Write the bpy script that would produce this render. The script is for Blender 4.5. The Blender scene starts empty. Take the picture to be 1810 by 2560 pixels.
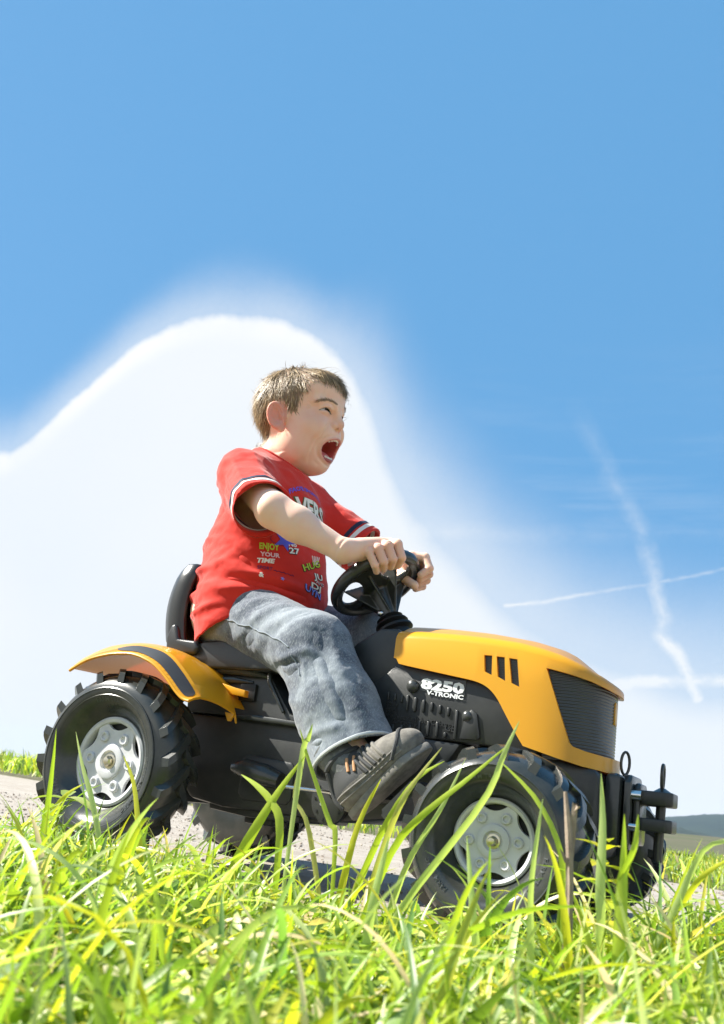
import bpy, bmesh, math, random
import numpy as np
from mathutils import Vector, Matrix
from mathutils.bvhtree import BVHTree
R = math.radians
scene = bpy.context.scene
COL = scene.collection
rng = random.Random(7)
nrng = np.random.default_rng(7)

# ------------------------------------------------------------------ camera
cam_d = bpy.data.cameras.new('camera')
cam = bpy.data.objects.new('camera', cam_d); COL.objects.link(cam)
cam.matrix_world = Matrix.Translation((1.0411, -1.2511, 0.1462)) @ Matrix.Rotation(0.5117, 4, 'Z') @ Matrix.Rotation(math.pi/2 + 0.1895, 4, 'X') @ Matrix.Rotation(0.1208, 4, 'Z')
cam_d.sensor_fit = 'HORIZONTAL'; cam_d.sensor_width = 36.0
cam_d.lens = 2049.45/1810*36
cam_d.shift_y = 320/1810
cam_d.clip_start = 0.02; cam_d.clip_end = 6000
cam_d.dof.use_dof = True; cam_d.dof.focus_distance = 1.33; cam_d.dof.aperture_fstop = 14.0
scene.camera = cam
scene.view_settings.view_transform = 'Standard'
scene.view_settings.look = 'None'
scene.view_settings.gamma = 1.0
scene.view_settings.use_curve_mapping = False
scene.view_settings.exposure = 1.5
scene.cycles.max_bounces = 8
scene.cycles.use_denoising = True

# ------------------------------------------------------------------ sun and sky
SUN = Vector((-0.69, -0.27, 0.67)).normalized()
sd = bpy.data.lights.new('sun', 'SUN'); sd.energy = 4.6; sd.angle = R(0.5); sd.color = (1.0, 0.95, 0.86)
so = bpy.data.objects.new('sun', sd); COL.objects.link(so)
so.rotation_euler = SUN.to_track_quat('Z', 'Y').to_euler()

world = bpy.data.worlds.new('World'); scene.world = world; world.use_nodes = True
class NT:
    """small helper for building node trees"""
    def __init__(s, tree): s.t = tree; s.n = tree.nodes; s.l = tree.links
    def new(s, kind, **kw):
        nd = s.n.new(kind)
        for k, v in kw.items(): setattr(nd, k, v)
        return nd
    def put(s, sock, v):
        if hasattr(v, 'node'): s.l.new(v, sock)
        else:
            if hasattr(sock.default_value, '__len__') and not hasattr(v, '__len__'): v = (v,)*len(sock.default_value)
            if hasattr(sock.default_value, '__len__') and len(sock.default_value) == 4 and len(v) == 3: v = (*v, 1)
            sock.default_value = v
    def m(s, op, a, b=None, c=None, clamp=False):
        nd = s.new('ShaderNodeMath', operation=op); nd.use_clamp = clamp
        for i, v in enumerate((a, b, c)):
            if v is not None: s.put(nd.inputs[i], v)
        return nd.outputs[0]
    def vm(s, op, a, b=None):
        nd = s.new('ShaderNodeVectorMath', operation=op)
        s.put(nd.inputs[0], a)
        if b is not None: s.put(nd.inputs[1], b)
        return nd.outputs[1] if op in ('DOT_PRODUCT', 'LENGTH', 'DISTANCE') else nd.outputs[0]
    def mix(s, f, a, b, mode='MIX'):
        nd = s.new('ShaderNodeMix', data_type='RGBA', blend_type=mode)
        s.put(nd.inputs[0], f); s.put(nd.inputs[6], a); s.put(nd.inputs[7], b)
        return nd.outputs[2]
    def ramp(s, f, stops, interp='LINEAR'):
        nd = s.new('ShaderNodeValToRGB'); cr = nd.color_ramp; cr.interpolation = interp
        while len(cr.elements) < len(stops): cr.elements.new(0.5)
        for e, (p, c) in zip(cr.elements, stops):
            e.position = p; e.color = (c, c, c, 1) if not hasattr(c, '__len__') else (*c[:3], 1)
        s.put(nd.inputs[0], f); return nd.outputs[0]
    def maprange(s, v, a, b, c=0.0, d=1.0, smooth=True):
        nd = s.new('ShaderNodeMapRange'); nd.interpolation_type = 'SMOOTHSTEP' if smooth else 'LINEAR'
        s.put(nd.inputs[0], v)
        for i, x in enumerate((a, b, c, d)): s.put(nd.inputs[i+1], x)
        return nd.outputs[0]
    def noise(s, vec, scale, detail=3.0, rough=0.5, dist=0.0, out=0):
        nd = s.new('ShaderNodeTexNoise'); s.put(nd.inputs['Vector'], vec)
        nd.inputs['Scale'].default_value = scale; nd.inputs['Detail'].default_value = detail
        nd.inputs['Roughness'].default_value = rough; nd.inputs['Distortion'].default_value = dist
        return nd.outputs[out]

def build_world():
    g = NT(world.node_tree); g.n.clear()
    out = g.new('ShaderNodeOutputWorld')
    tc = g.new('ShaderNodeTexCoord').outputs['Generated']
    d = g.vm('NORMALIZE', tc)
    sep = g.new('ShaderNodeSeparateXYZ'); g.put(sep.inputs[0], d)
    az = g.m('MULTIPLY', g.m('ARCTAN2', sep.outputs[0], sep.outputs[1]), 180/math.pi)   # degrees, 0 = +Y, + towards +X
    el = g.m('MULTIPLY', g.m('ARCSINE', sep.outputs[2]), 180/math.pi)
    # clear sky
    sky = g.new('ShaderNodeTexSky', sky_type='NISHITA'); sky.sun_disc = False
    sky.sun_elevation = math.asin(SUN.z); sky.sun_rotation = math.atan2(SUN.x, SUN.y)
    sky.air_density = 1.0; sky.dust_density = 0.6; sky.ozone_density = 1.5
    blue = g.mix(0.9, sky.outputs[0], SKY_BLUE)
    bgA = g.new('ShaderNodeBackground'); g.put(bgA.inputs[0], blue); bgA.inputs[1].default_value = 0.1
    # bank of bright white cloud: its top rises and falls with azimuth
    crv = g.new('ShaderNodeFloatCurve'); c = crv.mapping.curves[0]
    pts = [(-180, 29), (-120, 27), (-75, 16), (-55.5, 18.9), (-53, 21.6), (-50.8, 24.3), (-48.4, 27.2), (-45.7, 29.5), (-42.7, 30.8), (-39, 31.2), (-35.5, 30.6), (-32.8, 29.0), (-30.8, 26.8), (-29.0, 23.6), (-26.7, 20.2), (-22.6, 16.7), (-17.6, 13.1), (-11, 10.4), (-5, 9.4), (40, 14), (110, 25), (180, 29)]
    while len(c.points) < len(pts): c.points.new(0.5, 0.5)
    for p, (a, e) in zip(c.points, pts): p.location = ((a+180)/360, e/45); p.handle_type = 'AUTO'
    crv.mapping.update()
    wob = g.noise(d, 7.0, 6, 0.62)
    g.put(crv.inputs[1], g.m('DIVIDE', g.m('ADD', az, 180), 360))
    top = g.m('MULTIPLY', crv.outputs[0], 45)
    top = g.m('ADD', top, g.m('MULTIPLY', g.m('SUBTRACT', wob, 0.5), 2.2))
    h = g.m('SUBTRACT', top, el)                       # degrees below the cloud top
    # crisp edge on the left part of the bank, soft veil on the right
    side = g.maprange(az, -36, -27)                     # 0 left, 1 right
    core = g.maprange(h, g.m('MULTIPLY_ADD', side, -2.8, -0.7), g.m('MULTIPLY_ADD', side, 2.2, 0.5))
    veilw = g.m('MULTIPLY_ADD', side, 8.5, 5.0)
    veil = g.maprange(h, g.m('MULTIPLY', veilw, -1), 0.0)
    veil = g.m('MULTIPLY', g.m('MULTIPLY', veil, veil), g.m('MULTIPLY_ADD', side, 0.16, 0.48))
    grain = g.noise(d, 260, 2, 0.6)
    st = g.new('ShaderNodeMapping'); g.put(st.inputs[0], d); st.inputs['Scale'].default_value = (1.5, 1.5, 14)
    wisp = g.noise(st.outputs[0], 2.2, 6, 0.6, 0.3)
    low = g.m('MULTIPLY', g.maprange(el, 14, 1.5), g.maprange(wisp, 0.30, 0.62))        # wispy streaks low down
    low = g.m('MULTIPLY', low, 0.85)
    high = g.m('MULTIPLY', g.maprange(wisp, 0.45, 0.75), g.m('MULTIPLY', side, g.maprange(el, 34, 16)))
    mask = g.m('MAXIMUM', g.m('MAXIMUM', core, veil), low)
    mask = g.m('MAXIMUM', mask, g.m('MULTIPLY', high, 0.16))
    # contrails: thin bands along (azimuth, elevation) polylines
    tn = g.noise(d, 34, 4, 0.6); wx = g.noise(d, 16, 5, 0.65); wy = g.noise(g.vm('ADD', d, (3.1, 1.7, 0.4)), 16, 5, 0.65)
    azw = g.m('ADD', az, g.m('MULTIPLY', g.m('SUBTRACT', wx, 0.5), 1.5)); elw = g.m('ADD', el, g.m('MULTIPLY', g.m('SUBTRACT', wy, 0.5), 0.9))
    def trail(pts, w0, w1, s0, s1):
        acc = None
        n = len(pts)-1
        for i in range(n):
            (a0, e0), (a1, e1) = pts[i], pts[i+1]
            L2 = (a1-a0)**2+(e1-e0)**2
            da = g.m('SUBTRACT', azw, a0); de = g.m('SUBTRACT', elw, e0)
            t = g.m('DIVIDE', g.m('ADD', g.m('MULTIPLY', da, a1-a0), g.m('MULTIPLY', de, e1-e0)), L2, clamp=True)
            dx = g.m('SUBTRACT', da, g.m('MULTIPLY', t, a1-a0)); dy = g.m('SUBTRACT', de, g.m('MULTIPLY', t, e1-e0))
            dist = g.m('SQRT', g.m('ADD', g.m('MULTIPLY', dx, dx), g.m('MULTIPLY', dy, dy)))
            f = g.m('DIVIDE', g.m('ADD', t, i), n)
            w = g.m('MULTIPLY_ADD', f, w1-w0, w0)
            b = g.m('SUBTRACT', 1, g.m('DIVIDE', dist, w), clamp=True)
            b = g.m('MULTIPLY', b, g.m('MULTIPLY_ADD', f, s1-s0, s0))
            acc = b if acc is None else g.m('MAXIMUM', acc, b)
        return acc
    t1 = trail([(-15.6, 27.4), (-13.4, 24.4), (-11.6, 21.5), (-10.2, 18.5), (-9.6, 16.1), (-8.7, 13.9), (-8.9, 12.9), (-7.9, 11.7), (-7.2, 10.5), (-6.4, 9.0)], 1.0, 0.42, 0.05, 0.95)
    t2 = trail([(-19.5, 14.1), (-14.8, 15.1), (-9.6, 16.3), (-4, 17.4), (6, 19)], 0.20, 0.18, 0.42, 0.30)
    t3 = trail([(-26, 19.0), (-15, 19.3), (4, 19.8)], 0.8, 0.8, 0.14, 0.06)
    t4 = trail([(-12.4, 9.0), (-10.4, 9.6), (-7.8, 9.9), (-4, 10.2), (6, 11)], 0.55, 0.5, 0.7, 0.7)
    tr = g.m('MAXIMUM', g.m('MAXIMUM', t1, t2), g.m('MAXIMUM', t3, t4))
    tr = g.m('MULTIPLY', tr, g.m('MULTIPLY_ADD', g.maprange(tn, 0.32, 0.68), 0.85, 0.3))
    mask = g.m('ADD', mask, g.m('MULTIPLY', tr, 0.8), clamp=True)
    mask = g.m('ADD', mask, g.m('MULTIPLY', g.m('MULTIPLY', g.m('SUBTRACT', grain, 0.5), 0.35), g.m('MULTIPLY', mask, g.m('SUBTRACT', 1, mask))), clamp=True)
    # cloud colour: brightest on its rim, a touch bluer inside
    rim = g.m('MULTIPLY', g.m('MULTIPLY', g.maprange(wob, 0.3, 0.6), g.maprange(g.m('ABSOLUTE', g.m('SUBTRACT', h, 0.6)), 1.6, 0.0)), g.m('SUBTRACT', 1, side))
    patch = g.noise(d, 2.0, 3, 0.5)
    ccol = g.mix(g.maprange(patch, 0.3, 0.7), (0.80, 0.87, 0.945), (0.885, 0.92, 0.955))
    ccol = g.mix(rim, ccol, (0.97, 0.985, 1.0))
    bgB = g.new('ShaderNodeBackground'); g.put(bgB.inputs[0], ccol); bgB.inputs[1].default_value = CLOUD_GAIN
    mx = g.new('ShaderNodeMixShader'); g.put(mx.inputs[0], mask)
    g.l.new(bgA.outputs[0], mx.inputs[1]); g.l.new(bgB.outputs[0], mx.inputs[2])
    g.l.new(mx.outputs[0], out.inputs[0])
EXPO = 2**scene.view_settings.exposure
SKY_BLUE = tuple(10*c/EXPO for c in (0.135, 0.400, 0.745))
CLOUD_GAIN = 1.05/EXPO
build_world()

# ------------------------------------------------------------------ helpers: materials
def mat(name, color, rough=0.5, spec=0.5, metal=0.0, bump=None, var=None, trans=0.0, coat=0.0, sss=0.0, sssr=(0.01, 0.004, 0.002), sheen=0.0):
    m_ = bpy.data.materials.new(name); m_.use_nodes = True
    g = NT(m_.node_tree); b = g.n['Principled BSDF']
    b.inputs['Base Color'].default_value = (*color, 1)
    b.inputs['Roughness'].default_value = rough
    b.inputs['Specular IOR Level'].default_value = spec
    b.inputs['Metallic'].default_value = metal
    if coat: b.inputs['Coat Weight'].default_value = coat; b.inputs['Coat Roughness'].default_value = 0.1
    if sheen: b.inputs['Sheen Weight'].default_value = sheen; b.inputs['Sheen Roughness'].default_value = 0.4
    if sss:
        b.inputs['Subsurface Weight'].default_value = sss; b.inputs['Subsurface Radius'].default_value = sssr
        b.inputs['Subsurface Scale'].default_value = 1.0
    oc = g.new('ShaderNodeTexCoord').outputs['Object']
    if var:
        sc, amt, c2 = var
        n = g.noise(oc, sc, 4, 0.6)
        g.put(b.inputs['Base Color'], g.mix(g.m('MULTIPLY', g.maprange(n, 0.35, 0.7), amt), color, c2))
    if bump:
        sc, st = bump
        n = g.noise(oc, sc, 3, 0.6)
        bp = g.new('ShaderNodeBump'); bp.inputs['Strength'].default_value = st; bp.inputs['Distance'].default_value = 0.001
        g.put(bp.inputs['Height'], n); g.l.new(bp.outputs[0], b.inputs['Normal'])
    return m_

# ------------------------------------------------------------------ helpers: objects
def link(name, me, parent=None, mats=None):
    o = bpy.data.objects.new(name, me); COL.objects.link(o)
    if parent is not None: o.parent = parent
    if mats is not None:
        for m_ in (mats if isinstance(mats, (list, tuple)) else [mats]): me.materials.append(m_)
    return o
def smooth(me, ang=35):
    me.polygons.foreach_set('use_smooth', [True]*len(me.polygons))
    if ang is not None and len(me.polygons): me.set_sharp_from_angle(angle=R(ang))
    me.update()
def pydata(name, v, f, parent=None, mats=None, ang=35, fmat=None):
    me = bpy.data.meshes.new(name)
    if isinstance(v, np.ndarray): v = v.tolist()
    if isinstance(f, np.ndarray): f = f.tolist()
    me.from_pydata(v, [], f)
    if ang is False: pass
    else: smooth(me, ang)
    o = link(name, me, parent, mats)
    if fmat is not None: me.polygons.foreach_set('material_index', np.asarray(fmat, dtype=np.int32))
    return o
def bm_obj(name, bm, parent=None, mats=None, ang=35):
    bmesh.ops.recalc_face_normals(bm, faces=bm.faces)
    me = bpy.data.meshes.new(name); bm.to_mesh(me); bm.free()
    smooth(me, ang)
    return link(name, me, parent, mats)
def empty(name, loc=(0, 0, 0), parent=None):
    o = bpy.data.objects.new(name, None); COL.objects.link(o); o.location = loc; o.empty_display_size = 0.05
    if parent is not None: o.parent = parent
    return o
def tag(o, label, cat, group=None, kind=None):
    if label: o['label'] = label
    if cat: o['category'] = cat
    if group: o['group'] = group
    if kind: o['kind'] = kind
    return o
def share(name, me, parent, mw=None):
    o = bpy.data.objects.new(name, me); COL.objects.link(o)
    if parent is not None: o.parent = parent
    if mw is not None: o.matrix_local = mw
    return o

# ------------------------------------------------------------------ helpers: shapes into a bmesh
def add_prism(bm, poly, y0, y1, axis='y', bevel=0.0, seg=2):
    """polygon of (a,b) swept along an axis; poly is in (x,z) for axis y, (y,z) for axis x, (x,y) for axis z"""
    def P(a, b, c): return (a, c, b) if axis == 'y' else ((c, a, b) if axis == 'x' else (a, b, c))
    va = [bm.verts.new(P(a, b, y0)) for a, b in poly]; vb = [bm.verts.new(P(a, b, y1)) for a, b in poly]
    n = len(poly); fs = []
    fs.append(bm.faces.new(va)); fs.append(bm.faces.new(vb[::-1]))
    for i in range(n): fs.append(bm.faces.new((va[i], vb[i], vb[(i+1) % n], va[(i+1) % n])))
    if bevel:
        es = set(e for f in fs for e in f.edges)
        bmesh.ops.recalc_face_normals(bm, faces=fs)
        bmesh.ops.bevel(bm, geom=list(es), offset=bevel, segments=seg, affect='EDGES', profile=0.5, clamp_overlap=True)
def add_box(bm, c, s, bevel=0.0, rot=None, seg=2):
    mt = Matrix.Translation(c)
    if rot is not None: mt = mt @ rot
    r = bmesh.ops.create_cube(bm, size=1.0, matrix=mt @ Matrix.Diagonal((*s, 1)))
    if bevel:
        es = set(e for v in r['verts'] for e in v.link_edges)
        bmesh.ops.bevel(bm, geom=list(es), offset=bevel, segments=seg, affect='EDGES', profile=0.5, clamp_overlap=True)
def frame(d):
    d = Vector(d).normalized(); a = Vector((0, 0, 1)) if abs(d.z) < 0.9 else Vector((1, 0, 0))
    u = a.cross(d).normalized(); return u, d.cross(u)
def add_tube(bm, pts, r, n=10, caps=True, closed=False):
    pts = [Vector(p) for p in pts]; N = len(pts)
    rr = r if hasattr(r, '__len__') else [r]*N
    rings = []; u = None
    for i, p in enumerate(pts):
        d = (pts[(i+1) % N]-pts[i-1]) if closed else (pts[min(i+1, N-1)]-pts[max(i-1, 0)])
        d.normalize()
        if u is None: u, v = frame(d)
        else: u = (u-d*u.dot(d)).normalized(); v = d.cross(u)
        rings.append([bm.verts.new(p+(u*math.cos(2*math.pi*k/n)+v*math.sin(2*math.pi*k/n))*rr[i]) for k in range(n)])
    for i in range(N if closed else N-1):
        a, b = rings[i], rings[(i+1) % N]
        for k in range(n): bm.faces.new((a[k], a[(k+1) % n], b[(k+1) % n], b[k]))
    if caps and not closed: bm.faces.new(rings[0][::-1]); bm.faces.new(rings[-1])
def add_lathe(bm, prof, n=48, mt=None, closed=True):
    """profile of (radius, along) about the local Y axis"""
    mt = mt or Matrix.Identity(4); rings = []
    for r, a in prof:
        if r < 1e-6: rings.append([bm.verts.new(mt @ Vector((0, a, 0)))])
        else: rings.append([bm.verts.new(mt @ Vector((r*math.cos(2*math.pi*k/n), a, r*math.sin(2*math.pi*k/n)))) for k in range(n)])
    for i in range(len(rings)-1):
        a, b = rings[i], rings[i+1]
        for k in range(n):
            k2 = (k+1) % n
            if len(a) == 1 and len(b) == 1: continue
            if len(a) == 1: bm.faces.new((a[0], b[k2], b[k]))
            elif len(b) == 1: bm.faces.new((a[k], a[k2], b[0]))
            else: bm.faces.new((a[k], a[k2], b[k2], b[k]))
def add_sphere(bm, c, r, seg=16, scale=(1, 1, 1), rot=None):
    mt = Matrix.Translation(c)
    if rot is not None: mt = mt @ rot
    bmesh.ops.create_uvsphere(bm, u_segments=seg, v_segments=max(6, seg*2//3), radius=r, matrix=mt @ Matrix.Diagonal((*scale, 1)))
def grid_faces(nu, nv, cu=False, cv=False, off=0):
    f = []
    for i in range(nu if cu else nu-1):
        for j in range(nv if cv else nv-1):
            i2, j2 = (i+1) % nu, (j+1) % nv
            f.append((off+i*nv+j, off+i2*nv+j, off+i2*nv+j2, off+i*nv+j2))
    return f
def catmull(pts, n):
    """n samples along a smooth curve through pts (any dimension)"""
    p = np.asarray(pts, float); m = len(p)
    t = np.linspace(0, m-1, n); i = np.clip(t.astype(int), 0, m-2); u = (t-i)[:, None]
    g = lambda k: p[np.clip(k, 0, m-1)]
    p0, p1, p2, p3 = g(i-1), g(i), g(i+1), g(i+2)
    return 0.5*((2*p1)+(-p0+p2)*u+(2*p0-5*p1+4*p2-p3)*u*u+(-p0+3*p1-3*p2+p3)*u**3)
def text_mesh(s, size, extrude=0.0, bold=0.0, shear=0.0, align='LEFT', sx=1.0, spacing=1.0):
    """flat lettering as vertices/faces in the XY plane, from Blender's built-in font"""
    cu = bpy.data.curves.new('t', 'FONT'); cu.body = s; cu.size = size; cu.extrude = extrude; cu.offset = bold
    cu.shear = shear; cu.align_x = align; cu.resolution_u = 2; cu.space_character = spacing
    ob = bpy.data.objects.new('t', cu); COL.objects.link(ob)
    me = bpy.data.meshes.new_from_object(ob.evaluated_get(bpy.context.evaluated_depsgraph_get()))
    bpy.data.objects.remove(ob); bpy.data.curves.remove(cu)
    v = np.array([tuple(q.co) for q in me.vertices]).reshape(-1, 3); v[:, 0] *= sx
    f = [tuple(p.vertices) for p in me.polygons]
    bpy.data.meshes.remove(me)
    return v, f
def boolean(o, cutters, op='DIFFERENCE', solver='EXACT'):
    for c in cutters:
        md = o.modifiers.new('cut', 'BOOLEAN'); md.operation = op; md.object = c; md.solver = solver
    bpy.context.view_layer.update()
    me = bpy.data.meshes.new_from_object(o.evaluated_get(bpy.context.evaluated_depsgraph_get()))
    o.modifiers.clear(); old = o.data; o.data = me
    bpy.data.meshes.remove(old)
    for c in cutters: d = c.data; bpy.data.objects.remove(c); bpy.data.meshes.remove(d)
    smooth(o.data, 32)
# ------------------------------------------------------------------ helpers: signed distance fields meshed with surface nets
class SDF:
    def __init__(s, lo, hi, h):
        s.lo = np.array(lo, float); s.h = h
        s.n = np.ceil((np.array(hi)-s.lo)/h).astype(int)+1
        s.v = np.full(s.n, 0.05, np.float32)
        s.ax = [(s.lo[i]+h*np.arange(s.n[i])).astype(np.float32) for i in range(3)]
    def _sl(s, lo, hi, m):
        a = np.clip(np.floor((np.array(lo)-m-s.lo)/s.h).astype(int), 0, s.n); b = np.clip(np.ceil((np.array(hi)+m-s.lo)/s.h).astype(int)+1, 0, s.n)
        sl = tuple(slice(a[i], b[i]) for i in range(3))
        P = (s.ax[0][sl[0]][:, None, None], s.ax[1][sl[1]][None, :, None], s.ax[2][sl[2]][None, None, :])
        return sl, P
    def op(s, prim, k=0.0, mode='add'):
        fn, lo, hi = prim
        m = max(k, 0.0)*1.1+3*s.h+(0.012 if mode == 'add' else 0)
        sl, P = s._sl(lo, hi, m)
        if any(q.stop <= q.start for q in sl): return
        d = fn(*P).astype(np.float32); v = s.v[sl]
        if mode == 'add':
            r = np.minimum(v, d)
            if k > 0: q = np.maximum(k-np.abs(v-d), 0)/k; r = r-q*q*k*0.25
        else:
            d = -d if mode == 'sub' else d
            r = np.maximum(v, d)
            if k > 0: q = np.maximum(k-np.abs(v-d), 0)/k; r = r+q*q*k*0.25
        s.v[sl] = r
    def add(s, p, k=0.0): s.op(p, k, 'add')
    def sub(s, p, k=0.0): s.op(p, k, 'sub')
    def disp(s, fn, lo, hi):
        sl, P = s._sl(lo, hi, 0); s.v[sl] += fn(*P).astype(np.float32)
    def mesh(s, relax=2):
        v = s.v; h = s.h
        ins = v < 0
        a = ins[:-1, :-1, :-1]; anyc = a.copy(); allc = a.copy()
        for c in ((1, 0, 0), (0, 1, 0), (0, 0, 1), (1, 1, 0), (1, 0, 1), (0, 1, 1), (1, 1, 1)):
            b = ins[c[0]:ins.shape[0]-1+c[0], c[1]:ins.shape[1]-1+c[1], c[2]:ins.shape[2]-1+c[2]]
            anyc |= b; allc &= b
        act = anyc & ~allc
        idx = np.argwhere(act)
        lut = np.full(act.shape, -1, np.int32); lut[tuple(idx.T)] = np.arange(len(idx))
        cor = [(i, j, k) for i in (0, 1) for j in (0, 1) for k in (0, 1)]
        cv = {c: v[idx[:, 0]+c[0], idx[:, 1]+c[1], idx[:, 2]+c[2]] for c in cor}
        acc = np.zeros((len(idx), 3)); cnt = np.zeros(len(idx))
        for c in cor:
            for axis in range(3):
                if c[axis]: continue
                e = list(c); e[axis] = 1; e = tuple(e)
                x, y = cv[c], cv[e]; mk = (x < 0) != (y < 0)
                t = np.where(mk, x/np.where(mk, x-y, 1), 0)
                p = np.zeros((len(idx), 3)); p[:] = c; p[:, axis] += t
                acc[mk] += p[mk]; cnt += mk
        V = s.lo+(idx+acc/np.maximum(cnt, 1)[:, None])*h
        F = []
        for axis in range(3):
            o1, o2 = [(1, 2), (2, 0), (0, 1)][axis]
            sa = [slice(None)]*3; sb = [slice(None)]*3; sa[axis] = slice(0, -1); sb[axis] = slice(1, None)
            A, B = ins[tuple(sa)], ins[tuple(sb)]
            q = np.argwhere(A != B)
            q = q[(q[:, o1] > 0) & (q[:, o2] > 0) & (q[:, o1] < act.shape[o1]) & (q[:, o2] < act.shape[o2])]
            c = []
            for d1, d2 in ((0, 0), (1, 0), (1, 1), (0, 1)):
                r = q.copy(); r[:, o1] -= d1; r[:, o2] -= d2; c.append(lut[tuple(r.T)])
            f = np.stack(c, 1); flip = A[tuple(q.T)]
            f[~flip] = f[~flip][:, ::-1]
            F.append(f)
        F = np.concatenate(F); F = F[(F >= 0).all(1)]
        E = np.concatenate([F[:, [i, (i+1) % 4]] for i in range(4)])
        E = np.concatenate([E, E[:, ::-1]])
        deg = np.bincount(E[:, 0], minlength=len(V))[:, None].clip(1)
        for it in range(relax):
            for w in (0.5, -0.52):
                av = np.stack([np.bincount(E[:, 0], weights=V[E[:, 1], i], minlength=len(V)) for i in range(3)], 1)/deg
                V = V+w*(av-V)
        return V, F
def _np(a): return np.asarray(a, np.float32)
def capsule(a, b, ra, rb=None):
    a, b = _np(a), _np(b); rb = ra if rb is None else rb; ba = b-a; L = max(float(ba@ba), 1e-9); m = max(ra, rb)
    def fn(x, y, z):
        px, py, pz = x-a[0], y-a[1], z-a[2]
        t = np.clip((px*ba[0]+py*ba[1]+pz*ba[2])/L, 0, 1)
        return np.sqrt((px-t*ba[0])**2+(py-t*ba[1])**2+(pz-t*ba[2])**2)-(ra+(rb-ra)*t)
    return fn, np.minimum(a, b)-m, np.maximum(a, b)+m
def sphere(c, r): return capsule(c, c, r)
def ellipsoid(c, r, M=None):
    """M: 3x3, its columns are the local axes"""
    c, r = _np(c), _np(r); M = np.eye(3, dtype=np.float32) if M is None else _np(M); m = r.max()
    def fn(x, y, z):
        px, py, pz = x-c[0], y-c[1], z-c[2]
        q = [M[0, i]*px+M[1, i]*py+M[2, i]*pz for i in range(3)]
        k0 = np.sqrt(sum((q[i]/r[i])**2 for i in range(3))); k1 = np.sqrt(sum((q[i]/r[i]**2)**2 for i in range(3)))
        return k0*(k0-1)/np.maximum(k1, 1e-6)
    return fn, c-m, c+m
def rbox(c, hs, rad=0.0, M=None):
    c, hs = _np(c), _np(hs); M = np.eye(3, dtype=np.float32) if M is None else _np(M); m = float(np.linalg.norm(hs))
    def fn(x, y, z):
        px, py, pz = x-c[0], y-c[1], z-c[2]
        q = [np.abs(M[0, i]*px+M[1, i]*py+M[2, i]*pz)-(hs[i]-rad) for i in range(3)]
        out = np.sqrt(sum(np.maximum(t, 0)**2 for t in q)); inn = np.minimum(np.maximum(np.maximum(q[0], q[1]), q[2]), 0)
        return out+inn-rad
    return fn, c-m, c+m
def torus(c, M, R0, r, sx=1.0, sn=1.0, e=(1, 1)):
    """ring in the plane of M's first two columns; e stretches it to an ellipse, sn its section along the normal"""
    c, M = _np(c), _np(M); m = (R0+r*2)*max(e)
    def fn(x, y, z):
        px, py, pz = x-c[0], y-c[1], z-c[2]
        q = [M[0, i]*px+M[1, i]*py+M[2, i]*pz for i in range(3)]
        rad = np.sqrt((q[0]/e[0])**2+(q[1]/e[1])**2)-R0
        return np.sqrt(rad**2+(q[2]/sn)**2)-r
    return fn, c-m, c+m
def loft(zs, cx, cy, a, b, axis=2):
    """stack of ellipses along z"""
    zs, cx, cy, a, b = (np.asarray(t, float) for t in (zs, cx, cy, a, b))
    def fn(x, y, z):
        zf = z.ravel(); I = lambda t: np.interp(zf, zs, t).reshape(z.shape).astype(np.float32)
        A, B = I(a), I(b)
        d = (np.sqrt(((x-I(cx))/A)**2+((y-I(cy))/B)**2)-1)*np.minimum(A, B)
        return np.maximum(d, np.maximum(zs[0]-z, z-zs[-1]))
    m = max(a.max(), b.max())
    return fn, (cx.min()-a.max(), cy.min()-b.max(), zs[0]), (cx.max()+a.max(), cy.max()+b.max(), zs[-1])
def halfspace(p, n, lo, hi):
    """solid on the side the normal points away from, limited to a box for speed"""
    p, n = _np(p), _np(n)/np.linalg.norm(n)
    return (lambda x, y, z: (x-p[0])*n[0]+(y-p[1])*n[1]+(z-p[2])*n[2]), np.array(lo), np.array(hi)
def mat3(*cols): return np.array(cols, float).T
# ================================================================== ground, path, verge, distance
def soil_mat():
    m_ = bpy.data.materials.new('soil'); m_.use_nodes = True; g = NT(m_.node_tree); b = g.n['Principled BSDF']
    oc = g.new('ShaderNodeTexCoord').outputs['Object']
    n1 = g.noise(oc, 9, 5, 0.65); n2 = g.noise(oc, 70, 4, 0.7)
    c = g.mix(g.maprange(n1, 0.35, 0.65), (0.075, 0.062, 0.038), (0.11, 0.105, 0.045))
    c = g.mix(g.m('MULTIPLY', g.maprange(n2, 0.5, 0.7), 0.7), c, (0.19, 0.17, 0.09))
    g.put(b.inputs['Base Color'], c); b.inputs['Roughness'].default_value = 0.9
    bp = g.new('ShaderNodeBump'); bp.inputs['Strength'].default_value = 0.6; bp.inputs['Distance'].default_value = 0.01
    g.put(bp.inputs['Height'], n2); g.l.new(bp.outputs[0], b.inputs['Normal'])
    return m_
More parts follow.
